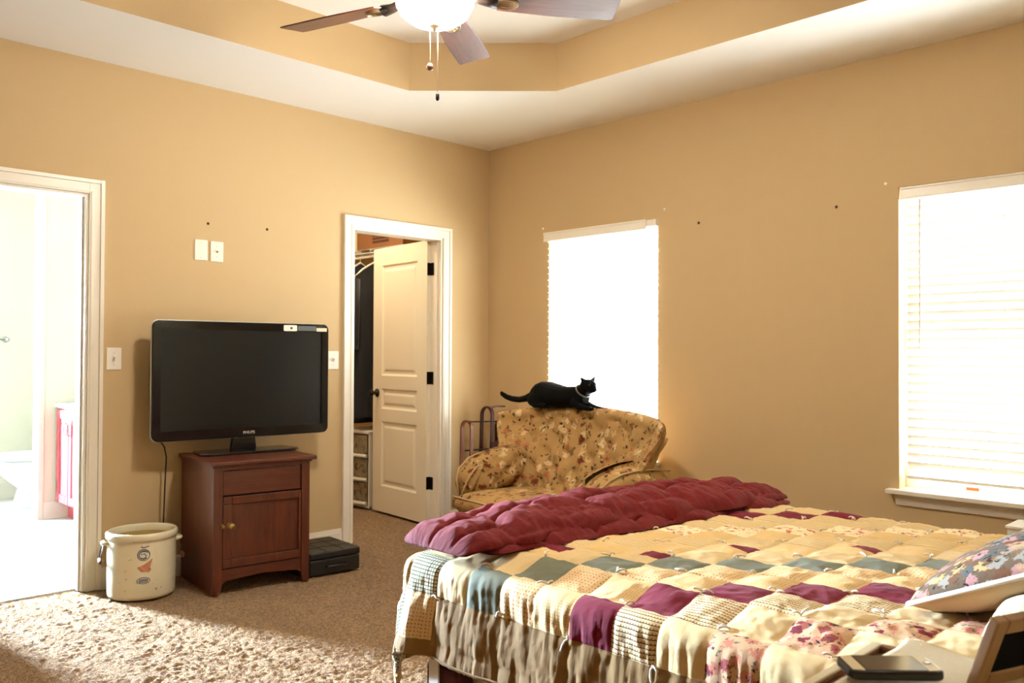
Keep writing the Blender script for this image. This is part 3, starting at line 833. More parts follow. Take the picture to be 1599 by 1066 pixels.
fc = bpy.data.curves.new('brand_lettering', 'FONT'); fc.body = 'PHILIPS'; fc.size = .021; fc.extrude = .0004; fc.align_x = 'CENTER'; fc.offset = .0004
fo = bpy.data.objects.new('tmp', fc); COL.objects.link(fo); bpy.context.view_layer.update()
me = bpy.data.meshes.new_from_object(fo.evaluated_get(bpy.context.evaluated_depsgraph_get())); bpy.data.objects.remove(fo)
me.materials.clear(); me.materials.append(SILVER)
lo_ = bpy.data.objects.new('brand_lettering', me); COL.objects.link(lo_); lo_.parent = tv
lo_.location = (.018, -.0006, PZ + .019); lo_.rotation_euler = (R(90), 0, 0); lo_.scale = (1.0, 1, 1)
bm = BM()
pl = rrect(.082, .034, .006); prism(bm, pl, -.0015, .0005, Matrix.Translation((.262, 0, PZ + PH - .026)) @ Matrix(((1, 0, 0, 0), (0, 0, 1, 0), (0, 1, 0, 0), (0, 0, 0, 1))))
st = obj('white_sticker', bm, PLATE, tv); st['label'] = 'white rounded sticker with a dark dot'
bm = BM(); lathe(bm, [(0, 0), (.007, 0), (.007, .001), (0, .001)], 14, (.268, -.0016, PZ + PH - .026), M=Matrix.Rotation(R(90), 4, 'X')); obj('dot', bm, BLACKM, st)
bm = BM(); bxx(bm, .428, .495, -.0012, .0005, PZ + PH - .042, PZ + PH - .022); s2 = obj('paper_label', bm, plain('cream_label_paper', srgb(236, 220, 186), .7), tv); s2['label'] = 'small cream paper label'
bm = BM(); bxx(bm, .308, .425, -.0008, .0004, PZ + PH - .040, PZ + PH - .012); s3 = obj('foil_label', bm, plain('grey_foil_label', srgb(110, 116, 120), .25, metal=.5), tv)

bm = BM(); tube(bm, [Vector(p) for p in ((-2.50, -.085, .80), (-2.475, -.09, .755), (-2.45, -.09, .72), (-2.43, -.07, .66), (-2.425, -.05, .58), (-2.43, -.04, .3), (-2.435, -.035, .02))], .004, 8)
tag(obj('power_cable', bm, BLACKM), 'black power cable hanging behind the left side of the television', 'cable')

# ------------------------------------------------------------------ stoneware crock
CR = (-2.615, -.225, 0)
t = thing('stoneware_crock', 'cream stoneware crock with blue and red stamps beside the cabinet', 'crock', CR)
bm = BM(); lathe(bm, [(0, .012), (.148, .012), (.150, 0), (.157, .004), (.161, .02), (.163, .10), (.163, .22), (.161, .278), (.160, .286), (.166, .290), (.171, .298), (.171, .316), (.165, .325), (.154, .326), (.148, .318), (.147, .29)], 64); obj('body', bm, STONE, t)
bm = BM(); lathe(bm, [(.147, .29), (.148, .1), (.14, .03), (0, .028)], 48); obj('inner_wall', bm, STONEIN, t)
cd = math.atan2(-4.667 - CR[1], -4.351 - CR[0]) + R(3)     # facing the picture
def on(a, z, r=.1638): return Vector((r * math.cos(a), r * math.sin(a), z))
def stamp(name, paths, mat, w):
    bm = BM()
    for pts in paths:
        P = [on(cd + x / .163, z) for x, z in pts]
        tube(bm, P, w, 6, flat=.5)
    return obj(name, bm, mat, t)
circ = [(.028 * math.cos(q * .3), .226 + .027 * math.sin(q * .3)) for q in range(22)]
five = [(.010, .243), (-.010, .243), (-.011, .228), (.003, .232), (.012, .222), (.007, .211), (-.004, .208), (-.012, .213)]
swirl = [(.021 * math.cos(q * .35 + .6), .226 + .020 * math.sin(q * .35 + .6)) for q in range(15)]
top = [(-.012, .268), (-.002, .262), (.006, .262), (.016, .268), (.024, .266)]
stamp('numeral_stamp', [circ, five, swirl, top], BLUEINK, .0022)
wing = [[(-.028 + .003 * q, .165 - .003 * q), (-.006 + .004 * q, .172 - .0045 * q), (.012 + .004 * q, .182 - .005 * q), (.040 - .003 * q, .20 - .010 * q)] for q in range(7)]
stamp('wing_stamp', wing, REDINK, .0032)
oval = [(.030 * math.cos(q * .3), .100 + .015 * math.sin(q * .3)) for q in range(22)]
stamp('oval_stamp', [oval, [(-.02, .105), (0, .106), (.02, .105)], [(-.022, .1), (0, .1), (.022, .1)], [(-.02, .094), (0, .093), (.02, .094)]], BLUEINK, .0018)
for s in (-1, 1):
    a = cd + s * R(86)
    c = on(a, .272, .170); tg = Vector((-math.sin(a), math.cos(a), 0)); rd = Vector((math.cos(a), math.sin(a), 0))
    bm = BM(); tube(bm, [c - tg * .03 - rd * .012, c - tg * .02 + rd * .008, c + rd * .014, c + tg * .02 + rd * .008, c + tg * .03 - rd * .012], .010, 10); obj('ear', bm, STONE, t)
    bm = BM(); tube(bm, [c + rd * .01 - tg * .012, c + rd * .02 - tg * .04 + Vector((0, 0, -.05)), c + rd * .022 - tg * .05 + Vector((0, 0, -.09)), c + rd * .022 + tg * .05 + Vector((0, 0, -.09)), c + rd * .02 + tg * .04 + Vector((0, 0, -.05)), c + rd * .01 + tg * .012], .0022, 6)
    h = obj('bail_handle', bm, BRONZE, t)
    bm = BM(); tube(bm, [c + rd * .022 - tg * .045 + Vector((0, 0, -.09)), c + rd * .022 + Vector((0, 0, -.09)), c + rd * .022 + tg * .045 + Vector((0, 0, -.09))], [.009, .012, .009], 12); obj('wooden_grip', bm, RACKO, h)

# ------------------------------------------------------------------ black case
t = thing('storage_case', 'flat black leather-look case on the carpet right of the television cabinet', 'case', (-1.672, -.395, 0), R(-4))
bm = BM(); bxx(bm, -.155, .155, -.175, .175, .002, .085); obj('body', bm, LEATHER, t, bevel=.008, seg=3)
bm = BM(); bxx(bm, -.157, .157, -.177, .177, .088, .128); ld = obj('lid', bm, LEATHER, t, bevel=.010, seg=3)
bm = BM()
for x in (-.052, .052): tube(bm, [(x, -.17, .1285), (x, .17, .1285)], .0016, 6)
for y in (-.06, .06): tube(bm, [(-.15, y, .1285), (.15, y, .1285)], .0016, 6)
obj('stitching', bm, BLACKM, ld)
bm = BM(); tube(bm, [(-.06, -.178, .05), (-.055, -.20, .048), (.055, -.20, .048), (.06, -.178, .05)], .006, 8); obj('handle', bm, BLACKM, t)

# ------------------------------------------------------------------ bentwood rack behind the chair
t = thing('wooden_rack', 'old bentwood rack with metal rods in the corner behind the armchair', 'rack', (-.25, -.20, 0))
def hoop(cx, cy, top, w, mat, lean=0):
    bm = BM(); r = w / 2
    pts = [(cx, cy - r, 0), (cx, cy - r, (top - r) * .5), (cx, cy - r, top - r)]
    pts += [(cx, cy - r * math.cos(a), top - r + r * math.sin(a)) for a in [PI * k / 10 for k in range(1, 10)]]
    pts += [(cx, cy + r, top - r), (cx, cy + r, (top - r) * .5), (cx, cy + r, 0)]
    band(bm, [(x + lean * z, y, z) for x, y, z in pts], (1, 0, 0), .028, .014)
    return obj('bentwood_hoop', bm, mat, t, bevel=.003)
hoop(-.120, .03, .755, .10, RACKO, .02); hoop(.055, .02, .845, .11, RACKW, .03); hoop(.19, -.03, .745, .10, RACKW, -.03)
bm = BM(); tube(bm, [(-.125, -.02, .735), (-.118, -.02, .752), (.175, -.075, .745), (.182, -.075, .725)], .005, 8); obj('metal_rod', bm, BRONZE, t)
bm = BM(); tube(bm, [(-.13, .02, .55), (.19, -.04, .55)], .006, 8); obj('metal_rod', bm, BRONZE, t)
bm = BM(); band(bm, [(.075, .0, .838), (.13, -.02, .85), (.2, -.03, .848)], (0, 1, 0), .02, .012); obj('top_bar', bm, RACKW, t)
bm = BM(); box(bm, (.14, -.04, .58), (.16, .02, .05)); obj('slat_board', bm, RACKW, t, bevel=.004)
bm = BM(); box(bm, (.03, .0, .20), (.36, .02, .05)); obj('slat_board', bm, RACKW, t, bevel=.004)

# ------------------------------------------------------------------ floral armchair (local +Y = its front, +X = picture left)
CH = thing('armchair', 'wide tufted floral armchair with rolled arms in the corner by the window', 'armchair', (-.175, -1.245, 0), R(84))
def tuft(u, v, du, dv, depth=.022, sg=.26):
    """diamond tufting, returns an inward depth"""
    a = u / du; b = v / dv; best = 9; 
    for ob in (0, .5):
        fa = a + ob - round(a + ob); fb = b + ob - round(b + ob)
        best = min(best, fa * fa + fb * fb)
    d = depth * math.exp(-best / (sg * sg) * 1.2)
    p, q = a + b, a - b
    l1 = abs(p - round(p)); l2 = abs(q - round(q))
    return d + depth * .28 * math.exp(-(min(l1, l2) / .10) ** 2)
bm = BM(); nu, nf, nt, nb = 90, 34, 10, 6
def backtop(u): return .895 - .015 * u * u - .05 * abs(u) ** 5 + .008 * math.cos(u * 5)
def halfw(z): return .585 + .02 * sst(.35, .6, z) + .115 * sst(.55, .80, z)
def backpt(i, j):
    u = -1 + 2 * i / nu; zt = backtop(u); er = 1 - abs(u) ** 8
    fr = lambda z: .30 - .17 * sst(.30, .92, z) + .13 * abs(u) ** 3.5
    th = .13 * (.35 + .65 * er)
    if j <= nf:
        v = j / nf; z = .30 + (zt - .06 - .30) * v
        y = fr(z) - tuft(u * .62, z, .20, .17, .026) * (1 - abs(u) ** 6) + .006 * nz(u * 9, z * 14)
    elif j <= nf + nt:
        a = PI * (j - nf) / nt; z0 = zt - .06
        y0 = fr(z0); r = th / 2
        y = y0 - r + r * math.cos(a); z = z0 + .06 * math.sin(a)
    else:
        v = (j - nf - nt) / nb; z0 = zt - .06; z = z0 + (.12 - z0) * v; y = fr(z0) - th - .03 * v
        y = max(y, -.02)
    x = u * halfw(z)
    return Vector((x, y, z))
V = grid(bm, nu, nf + nt + nb, backpt)
for e in (0, nu): bm.faces.new([V[e][j] for j in range(nf + nt + nb + 1)])
bk = obj('backrest', bm, CHAIRF, CH)
for s in (-1, 1):
    bm = BM()
    for q in range(5):
        pts = []
        for k in range(9):
            v = k / 8; z = .53 + .24 * v
            pts.append((s * (halfw(z) * .955 - .045 + q * .020 - .03 * (1 - v)), .30 - .17 * sst(.30, .92, z) + .085 - .012 * abs(q - 2), z))
        tube(bm, pts, [.006 + .010 * math.sin(PI * min(1, max(.05, (k + .3) / 8.6))) for k in range(9)], 8)
    obj('pleated_facing', bm, CHAIRF, bk)
    bm = BM(); tube(bm, [(s * (halfw(z) * 1.0 - .008), .30 - .17 * sst(.30, .92, z) + .118, z) for z in [.42 + .05 * k for k in range(9)]], .006, 8); obj('welt', bm, PIPET, bk)
# seat cushion and base
def pad(bm, cx, cy, cz, hx, hy, hz, n=26, m=16, ex=.35, tf=None):
    def fn(i, j, s):
        u = -1 + 2 * i / n; v = -1 + 2 * j / m
        e = (1 - abs(u) ** 5) ** .5 * (1 - abs(v) ** 5) ** .5 if abs(u) < 1 and abs(v) < 1 else 0
        uu = u * (1 - .05 * v * v); vv = v * (1 - .05 * u * u)
        x, y = cx + uu * hx, cy + vv * hy
        d = tf(x, y) * e if tf and s > 0 else 0
        return Vector((x, y, cz + s * (hz * (.28 + .72 * e)) - d + .004 * nz(x * 14, y * 14)))
    a = grid(bm, n, m, lambda i, j: fn(i, j, 1)); b = grid(bm, n, m, lambda i, j: fn(i, j, -1), flip=True)
    rim = [(i, 0) for i in range(n)] + [(n, j) for j in range(m)] + [(i, m) for i in range(n, 0, -1)] + [(0, j) for j in range(m, 0, -1)]
    for k in range(len(rim)):
        p, q = rim[k], rim[(k + 1) % len(rim)]
        f = bm.faces.new((a[p[0]][p[1]], a[q[0]][q[1]], b[q[0]][q[1]], b[p[0]][p[1]])); f.smooth = True
bm = BM(); pad(bm, 0, .47, .305, .545, .33, .085); st = obj('seat_cushion', bm, CHAIRF, CH)
bm = BM(); tube(bm, [(x, .79 - .02 * (x / .53) ** 2, .345) for x in [-.53 + .053 * k for k in range(21)]], .006, 8); obj('welt', bm, PIPET, st)
bm = BM(); bxx(bm, -.54, .54, .02, .74, .09, .24); obj('seat_base', bm, CHAIRF, CH, bevel=.04, seg=4)
for s in (-1, 1):
    ax = .56
    path = [(.10, .52), (.22, .535), (.36, .54), (.48, .53), (.57, .505), (.63, .465), (.665, .41), (.675, .37)]
    bm = BM(); n = 22; rings = []
    for k, (y, z) in enumerate(path):
        rr = (.085, .088, .09, .092, .092, .09, .086, .080)[k]
        ring_ = []
        for q in range(n):
            a = 2 * PI * q / n
            X = math.cos(a) * rr * 1.12; Zr = math.sin(a) * rr * .78
            dy = -Zr * .0
            ring_.append(bm.verts.new((s * (ax + X), y - (math.sin(a) * rr * .5 if k > 4 else 0) * -.6 * (k - 4) / 3, z + Zr)))
        rings.append(ring_)
    for p, q in zip(rings, rings[1:]):
        for k in range(n):
            f = bm.faces.new((p[k], p[(k + 1) % n], q[(k + 1) % n], q[k])); f.smooth = True
    bm.faces.new(rings[0][::-1]); bm.faces.new(rings[-1])
    bxx(bm, *(sorted((s * (ax - .05), s * (ax + .06)))), .06, .60, .12, .50)
    arm = obj('armrest', bm, CHAIRF, CH, sub=1)
    # front scroll with gathered pleats
    bm = BM(); sc = Vector((s * ax, .655, .40))
    lathe(bm, [(0, .022), (.02, .02), (.055, .012), (.066, 0), (.068, -.03)], 26, sc, M=Matrix.Rotation(R(-90), 4, 'X'))
    for q in range(16):
        a = 2 * PI * q / 16
        tube(bm, [sc + Vector((.012 * math.cos(a), .022, .012 * math.sin(a))), sc + Vector((.055 * math.cos(a), .012, .055 * math.sin(a)))], [.004, .008], 6)
    obj('arm_scroll', bm, CHAIRF, arm)
    bm = BM()
    tube(bm, [(s * (ax + .075), y - .0, z + .055) for y, z in path[:5]] + [(s * (ax + .06), .66, .50), (s * (ax + .03), .70, .44), (s * (ax + .0), .71, .36)], .006, 8); obj('welt', bm, PIPET, arm)
    bm = BM()
    tube(bm, [(s * (ax - .085), .60, .54), (s * (ax - .095), .66, .50), (s * (ax - .09), .705, .44), (s * (ax - .06), .715, .37), (s * (ax - .02), .71, .33)], .006, 8); obj('welt', bm, PIPET, arm)
    # tufted inner side of the arm
    bm = BM(); n_, m_ = 30, 20
    def ip(i, j, side):
        u = -1 + 2 * i / n_; v = -1 + 2 * j / m_
        e = (max(0, 1 - abs(u) ** 3.4)) ** .5 * (max(0, 1 - abs(v) ** 3.4)) ** .5
        y = .40 + .235 * u; z = .465 + .125 * v + .035 * (1 - u * u) - .03 * u
        b = (.105 * e - tuft(y, z, .17, .14, .022) * e) if side else -.05
        return Vector((s * (ax - .05 - b), y, z))
    grid(bm, n_, m_, lambda i, j: ip(i, j, 1)); grid(bm, n_, m_, lambda i, j: ip(i, j, 0), flip=True)
    obj('arm_pad', bm, CHAIRF, arm)
for x, y in ((-.47, .66), (.47, .66), (-.47, .08), (.47, .08)):
    bm = BM(); lathe(bm, [(0, 0), (.018, 0), (.022, .03), (.030, .09), (0, .095)], 14, (x, y, 0)); obj('leg', bm, STANDW, CH)

# ------------------------------------------------------------------ black cat on the chair back
cat = thing('cat', 'black cat lying on the top of the floral armchair back', 'cat', (-.262, -.90, .880), R(-97))
bm = BM()
def loft(rings, seg=18):
    out = []
    for s, z, rz_, rx, xo in rings:
        out.append([bm.verts.new((s, xo + rx * math.cos(2 * PI * k / seg), z + rz_ * math.sin(2 * PI * k / seg))) for k in range(seg)])
    for a, b in zip(out, out[1:]):
        for k in range(seg): bm.faces.new((a[k], a[(k + 1) % seg], b[(k + 1) % seg], b[k]))
    bm.faces.new(out[0][::-1]); bm.faces.new(out[-1])
loft([(-.21, .066, .022, .022, 0), (-.19, .073, .052, .045, 0), (-.15, .083, .068, .062, 0), (-.10, .088, .078, .076, 0), (-.03, .086, .081, .085, 0), (.05, .078, .075, .084, 0), (.12, .073, .069, .076, 0), (.19, .076, .069, .068, 0), (.245, .082, .066, .060, 0), (.285, .078, .055, .05, 0), (.315, .07, .035, .035, 0)])
tube(bm, [(-.56, 0, .080), (-.545, 0, .066), (-.50, .005, .047), (-.44, .008, .036), (-.36, .006, .034), (-.28, .0, .046), (-.20, 0, .066)], [.010, .016, .019, .020, .021, .024, .034], 14)
def ball(c, r, rot=None):
    M = Matrix.Translation(c)
    if rot is not None: M = M @ rot
    bmesh.ops.create_uvsphere(bm, u_segments=20, v_segments=14, radius=1, matrix=M @ Matrix.Diagonal((*r, 1)))
tube(bm, [(.235, 0, .085), (.275, 0, .108), (.315, 0, .132)], [.052, .046, .042], 16)
ball((.335, .0, .145), (.056, .053, .048)); ball((.376, .0, .129), (.028, .029, .023)); ball((.350, .028, .130), (.026, .02, .022)); ball((.350, -.028, .130), (.026, .02, .022))
ball((.392, 0, .131), (.009, .010, .008))
for sx in (-1, 1):
    e0 = [Vector((.315, sx * .044, .165)), Vector((.345, sx * .016, .190)), Vector((.350, sx * .046, .162)), Vector((.322, sx * .022, .189))]
    tip = Vector((.334, sx * .070, .212)); vs = [bm.verts.new(p) for p in (e0[0], e0[3], e0[1], e0[2])]; vt = bm.verts.new(tip)
    bm.faces.new(vs)
    for k in range(4): bm.faces.new((vs[k], vs[(k + 1) % 4], vt))
    tube(bm, [(.25, sx * .045, .05), (.30, sx * .045, .022), (.36, sx * .042, .016), (.405, sx * .04, .013)], [.028, .022, .016, .015], 12)
    ball((.41, sx * .04, .013), (.02, .016, .012))
    ball((-.09, sx * .058, .045), (.10, .034, .05)); tube(bm, [(-.10, sx * .075, .016), (-.02, sx * .078, .014), (.03, sx * .076, .014)], [.022, .017, .015], 10)
body = obj('body', bm, CATFUR, cat)
m = body.modifiers.new('remesh', 'REMESH'); m.mode = 'VOXEL'; m.voxel_size = .0055; m.use_smooth_shade = True
m = body.modifiers.new('smooth', 'SMOOTH'); m.iterations = 3; m.factor = .5
bm = BM()
ctr = Vector((.289, 0, .117)); ax_ = Vector((.62, 0, .60)).normalized(); sd = Vector((0, 1, 0)); up_ = ax_.cross(sd)
tube(bm, [ctr + sd * .0495 * math.cos(a) + up_ * .0505 * math.sin(a) for a in [2 * PI * k / 28 for k in range(28)]], .0045, 8, closed=True)
obj('collar', bm, COLLAR, cat)
for sx in (-1, 1):
    bm = BM(); bmesh.ops.create_uvsphere(bm, u_segments=12, v_segments=8, radius=.0075, matrix=Matrix.Translation((.3735, sx * .026, .155))); obj('eye', bm, plain('cat_eye', srgb(60, 62, 20), .1), cat)

# ------------------------------------------------------------------ bed
XN, YB, WB, LB = -2.61, -2.5075, 1.57, 2.22      # near edge, foot edge, quilt top width and length
bed = thing('bed', 'queen bed under the patchwork quilt', 'bed', (-1.825, -3.6, 0))
def bl(bm, x0, x1, y0, y1, z0, z1): return bxx(bm, x0 + 1.825, x1 + 1.825, y0 + 3.6, y1 + 3.6, z0, z1)
bm = BM(); bl(bm, -2.575, -1.075, -4.70, -2.545, .31, .555); obj('mattress', bm, PAPER, bed, bevel=.04, seg=4)
bm = BM(); bl(bm, -2.575, -1.075, -4.70, -2.545, .13, .305); obj('box_spring', bm, SKIRT, bed, bevel=.02)
bm = BM(); bl(bm, -2.62, -1.03, -4.80, -4.73, .1, 1.05); obj('headboard', bm, NIGHTW, bed, bevel=.01)
for x in (-2.5, -1.15):
    for y in (-2.62, -4.6):
        bm = BM(); bl(bm, x - .03, x + .03, y - .03, y + .03, 0, .13); obj('leg', bm, STANDW, bed)
bm = BM()
def sk(i, j):
    p = i / 220 * 3.4; z = .30 - .29 * j / 8
    amp = .012 * (j / 8) * math.sin(p * 55) + .012 * (j / 8) * nz(p * 6, 0)
    return Vector((-2.60 - amp + 1.825 - .01 * j / 8, -2.78 - p * .56 + 3.6, z))
grid(bm, 220, 8, sk); obj('bed_skirt', bm, SKIRT, bed)

t = thing('storage_bag', 'maroon storage bag under the foot corner of the bed', 'bag', (-2.60, -2.62, 0))
bm = BM(); bxx(bm, -.05, .02, -.10, .06, 0, .27); obj('body', bm, REDCLOTH, t, bevel=.02, seg=3)
bm = BM(); bxx(bm, -.062, -.056, -.02, .025, .20, .33); tg_ = obj('hang_tag', bm, PAPER, t); tg_['label'] = 'white hanging tag'

# ------------------------------------------------------------------ patchwork quilt
S = .135; SUB = 20
HN, HF, HFOOT = .315, .30, .40
RA = .055
def drape(d):
    L = RA * PI / 2
    if d < L: a = d / RA; return RA * math.sin(a), RA * (1 - math.cos(a))
    e = d - L; return RA + e * .10, RA + e * .985
GATHER = random.Random(3)
def quilt_pos(a, b):
    """a across from the near edge, b from the foot edge towards the head (metres on the cloth)"""
    ox = -a if a < 0 else (a - WB if a > WB else 0); sx = -1 if a < 0 else 1
    oy = -b if b < 0 else 0
    ca = min(max(a, 0), WB); cb = max(b, 0)
    ed = min(ca, WB - ca, cb)
    z0 = .588 + .034 * sst(0, .16, ed)
    # pillow swell at the head
    u, v = a / S, b / S
    fu, fv = u - math.floor(u), (v - .0) - math.floor(v)
    puff = .009 * (abs(math.sin(PI * fu)) * abs(math.sin(PI * fv))) ** .55
    wr = .0045 * nz(a * 14, b * 14, 1) + .0022 * (1 - abs(nz(a * 20, b * 20, 9))) ** 4 + .0022 * nz(a * 45, b * 45, 5) + .005 * nz(a * 5, b * 5, 2)
    d = math.hypot(ox, oy)
    x, y = XN + ca, YB - cb
    if d <= 0: return Vector((x, y, z0 + puff + wr))
    nx_, ny_ = (sx * ox / d, oy / d)
    h, v_ = drape(d)
    if ox > 0 and oy > 0: per = math.atan2(oy, ox) * .30
    elif ox > 0: per = -b
    else: per = .30 * PI / 2 + a
    k = sst(.03, .34, d)
    fold = k * (.024 * nz(per * 5.5, 1.3 + sx) + .008 * nz(per * 17, 4.1)) + .010 * k
    if ox > 0: fold += k * .05 * math.exp(-((per + .05) / .06) ** 2)
    rg = lambda q: (1 - abs(q)) ** 3 - .5
    gath = sst(.01, .10, d) * (.007 * rg(nz(per * 24 + d * 2, d * 2.5, 7)) * (.3 + 1.2 * abs(nz(per * 5, 3))) + .005 * rg(nz(per * 60 + d * 5, d * 5, 3)))
    out = h + fold + gath + puff * .8 + wr * .4
    dz = v_ - puff * .5 * max(0, 1 - d / .1)
    return Vector((x + nx_ * out, y + ny_ * out, z0 - dz + .010 * nz(per * 4, 8) * k))
QM = [QCREAM, QYEL, QBURG, QGREY, QKHAKI, QDOTS, QSPRIG, QSTRIPE, QPALES, QCHECK, QFLOR, QFLOL]
names_ = ['cream', 'yel', 'burg', 'grey', 'khaki', 'dots', 'sprig', 'stripe', 'pales', 'check', 'flor', 'flol']
IX = {n: k for k, n in enumerate(names_)}
BANDS = {-7: 'grey', -6: 'check', -5: 'dots', -4: 'cream', -3: 'flor', -2: 'cream', -1: 'stripe', 0: 'burg', 1: 'dots', 2: 'sprig', 3: 'grey', 4: 'cream', 5: 'yel', 6: 'pales',
         7: 'yel', 8: 'flol', 9: 'cream', 10: 'pales', 11: 'burg', 12: 'cream', 13: 'pales', 14: 'flor', 15: 'grey', 16: 'check'}
SMALL = {(-1, 5): 1, (1, 4): 1, (3, 2): 1, (-2, 7): 1}
NA0, NA1 = -int(round(HN / S * SUB)), int(round((WB + HF) / S * SUB))
NB0, NB1 = -int(round(HFOOT / S * SUB)), int(round(LB / S * SUB))
def qmat(i, j):
    ci = math.floor((i + NA0 + .5) / SUB); cj = math.floor((j + NB0 + .5) / SUB)
    a = (i + NA0 + .5) / SUB - ci; b = (j + NB0 + .5) / SUB - cj
    I = ci - 3; J = 9 - cj                 # matches the picture's diagonal bands
    if ci < 0 and cj < 0: return IX['check'] if (ci + cj) % 2 else IX['dots']
    if ci in (-1, -2) and cj == 0: return IX['check'] if ci == -1 else IX['sprig']
    if ci < -1 or cj < -2 or ci >= 12: return IX['khaki'] if ci != 12 else IX['check']
    k = I + J
    if cj < 0 and ci < 0: return IX['check'] if (ci + cj) % 2 else IX['dots']
    if cj < 0: return IX['check'] if ci < 1 else IX[BANDS.get(k, 'cream')]
    if (I, J) in SMALL and a > .45 and b > .45: return IX['burg']
    return IX[BANDS.get(k, 'cream')]
bm = BM()
QO = Vector((-1.825, -3.6, .6))
grid(bm, NA1 - NA0, NB1 - NB0, lambda i, j: quilt_pos((i + NA0) * S / SUB, (j + NB0) * S / SUB) - QO,
     uv=lambda i, j: ((i + NA0) * S / SUB, (j + NB0) * S / SUB), mat=qmat)
quilt = obj('quilt', bm, QM)
quilt.location = QO
so = quilt.modifiers.new('thick', 'SOLIDIFY'); so.thickness = .010; so.offset = -1
tag(quilt, 'cream, burgundy and grey patchwork quilt spread over the bed', 'quilt')
# cotton yarn ties at the patch corners
rt = random.Random(11); cnt = 0
for ci in range(-1, 12):
    for cj in range(-1, 15):
        if (ci + cj) % 2 or cnt >= 98: continue
        if ci > 2 and cj < 2: continue
        a, b = ci * S, cj * S
        if ci == 0 and cj < 1: continue
        p = quilt_pos(a, b); e1 = quilt_pos(a + .01, b) - p; e2 = quilt_pos(a, b + .01) - p
        nn = e2.cross(e1).normalized()
        if nn.z < -.2: nn = -nn
        if ci < 0 and nn.x > 0: nn = -nn
        e1.normalize(); e2.normalize()
        bm = BM()
        bmesh.ops.create_icosphere(bm, subdivisions=1, radius=.0042, matrix=Matrix.Translation(p + nn * .005))
        for q in range(2):
            an = rt.uniform(0, 2 * PI); dr_ = e1 * math.cos(an) + e2 * math.sin(an); ln = rt.uniform(.018, .032)
            grav = Vector((0, 0, -1)) * (ln * .9 if nn.z < .6 else .0)
            hgt = rt.uniform(.003, .008)
            pts = [p + nn * .004, p + nn * (.004 + hgt) + dr_ * ln * .3, p + nn * (.005 + hgt * .9) + dr_ * ln * .7 + grav * .35, p + nn * .007 + dr_ * ln + grav * .8]
            tube(bm, [v - QO for v in pts] if False else pts, .0026, 6)
        for v in bm.verts: v.co -= QO
        obj('yarn_tie', bm, YARN, quilt); cnt += 1
# dark stitched hem line
bm = BM(); tube(bm, [quilt_pos(-HN - .0, b) + Vector((0, 0, .004)) - QO for b in [-.0 + .04 * k for k in range(54)]], .0035, 6); obj('bound_hem', bm, QKHAKI, quilt)

# ------------------------------------------------------------------ comforter folded across the foot
bm = BM()
CO = Vector((-1.9, -2.7, .63))
def comf_layer(x0, x1, foot0, foot1, head0, head1, T0, seed, base, nu=280, nv=80, tip=.5):
    def surf(i, j, top):
        s = i / nu; tt = j / nv
        tcurve = tt
        yf = foot0 + (foot1 - foot0) * s + .018 * nz(s * 7, seed); yh = head0 + (head1 - head0) * s + .030 * nz(s * 6, seed + 4) + .012 * nz(s * 17, seed + 9)
        x = x0 + (x1 - x0) * s
        # rounded ends
        er = min(1, s / .05) ; er2 = min(1, (1 - s) / .05)
        q = (1 - (1 - er) ** 2) ** .5 * (1 - (1 - er2) ** 2) ** .5
        ym = (yf + yh) / 2; y = ym + (yf - ym) * (1 - 2 * tcurve) * (.72 + .28 * q) if False else yf + (yh - yf) * (.5 + (tcurve - .5) * (.75 + .25 * q))
        ed = 1 - abs(2 * tt - 1) ** 2.6
        T = T0 * (.45 + .55 * sst(0, .25, s)) * (1 - .45 * sst(.62, 1, s))
        h = T * math.sqrt(max(0, ed)) * q
        # stitched pockets
        u = s * (x1 - x0) / .20 + .25 * nz(s * 5, tt * 3, seed); v = tt * 2.6 + .3 * nz(s * 4, tt * 4, seed + 2)
        ca = abs(math.sin(PI * u)); cb = abs(math.sin(PI * (v + .5 * (math.floor(u) % 2))))
        seam = math.exp(-(ca / .22) ** 2) * .8 + math.exp(-(cb / .28) ** 2) * .8
        pk = .022 * (ca * cb) ** .5 - .012 * min(1, seam) + seam * (.009 * nz(x * 62, y * 34, seed + 11) + .007 * nz(x * 34, y * 70, seed + 12))
        wr = .009 * nz(x * 24, y * 13, seed) + .005 * nz(x * 55, y * 26, seed + 1) + .012 * nz(x * 7, y * 9, seed + 6)
        zb = base
        if x < XN: zb = base - min(.05, ((XN - x) ** 2) * 4) - .0
        if top: z = zb + h + (pk + wr) * math.sqrt(max(0, ed)) * q
        else: z = zb - .0 + .10 * h * 0 - .004
        if top: y += .010 * nz(x * 20, z * 30, seed + 3) * ed
        return Vector((x, y, max(z, zb - .004))) - CO
    uvf = lambda i, j: (x0 + (x1 - x0) * i / nu, .45 * j / nv + seed)
    a = grid(bm, nu, nv, lambda i, j: surf(i, j, True), uv=uvf)
    b = grid(bm, nu, nv, lambda i, j: surf(i, j, False), uv=uvf, flip=True)
comf_layer(-2.60, -1.08, -2.47, -2.60, -2.835, -3.00, .034, 1.0, .630)
comf_layer(-2.675, -1.06, -2.45, -2.58, -2.80, -2.985, .070, 5.0, .645)
bmesh.ops.remove_doubles(bm, verts=bm.verts, dist=.0012)
cf = obj('comforter', bm, COMF, recalc=True); cf.location = CO
tag(cf, 'puffy burgundy comforter folded across the foot of the bed', 'comforter')

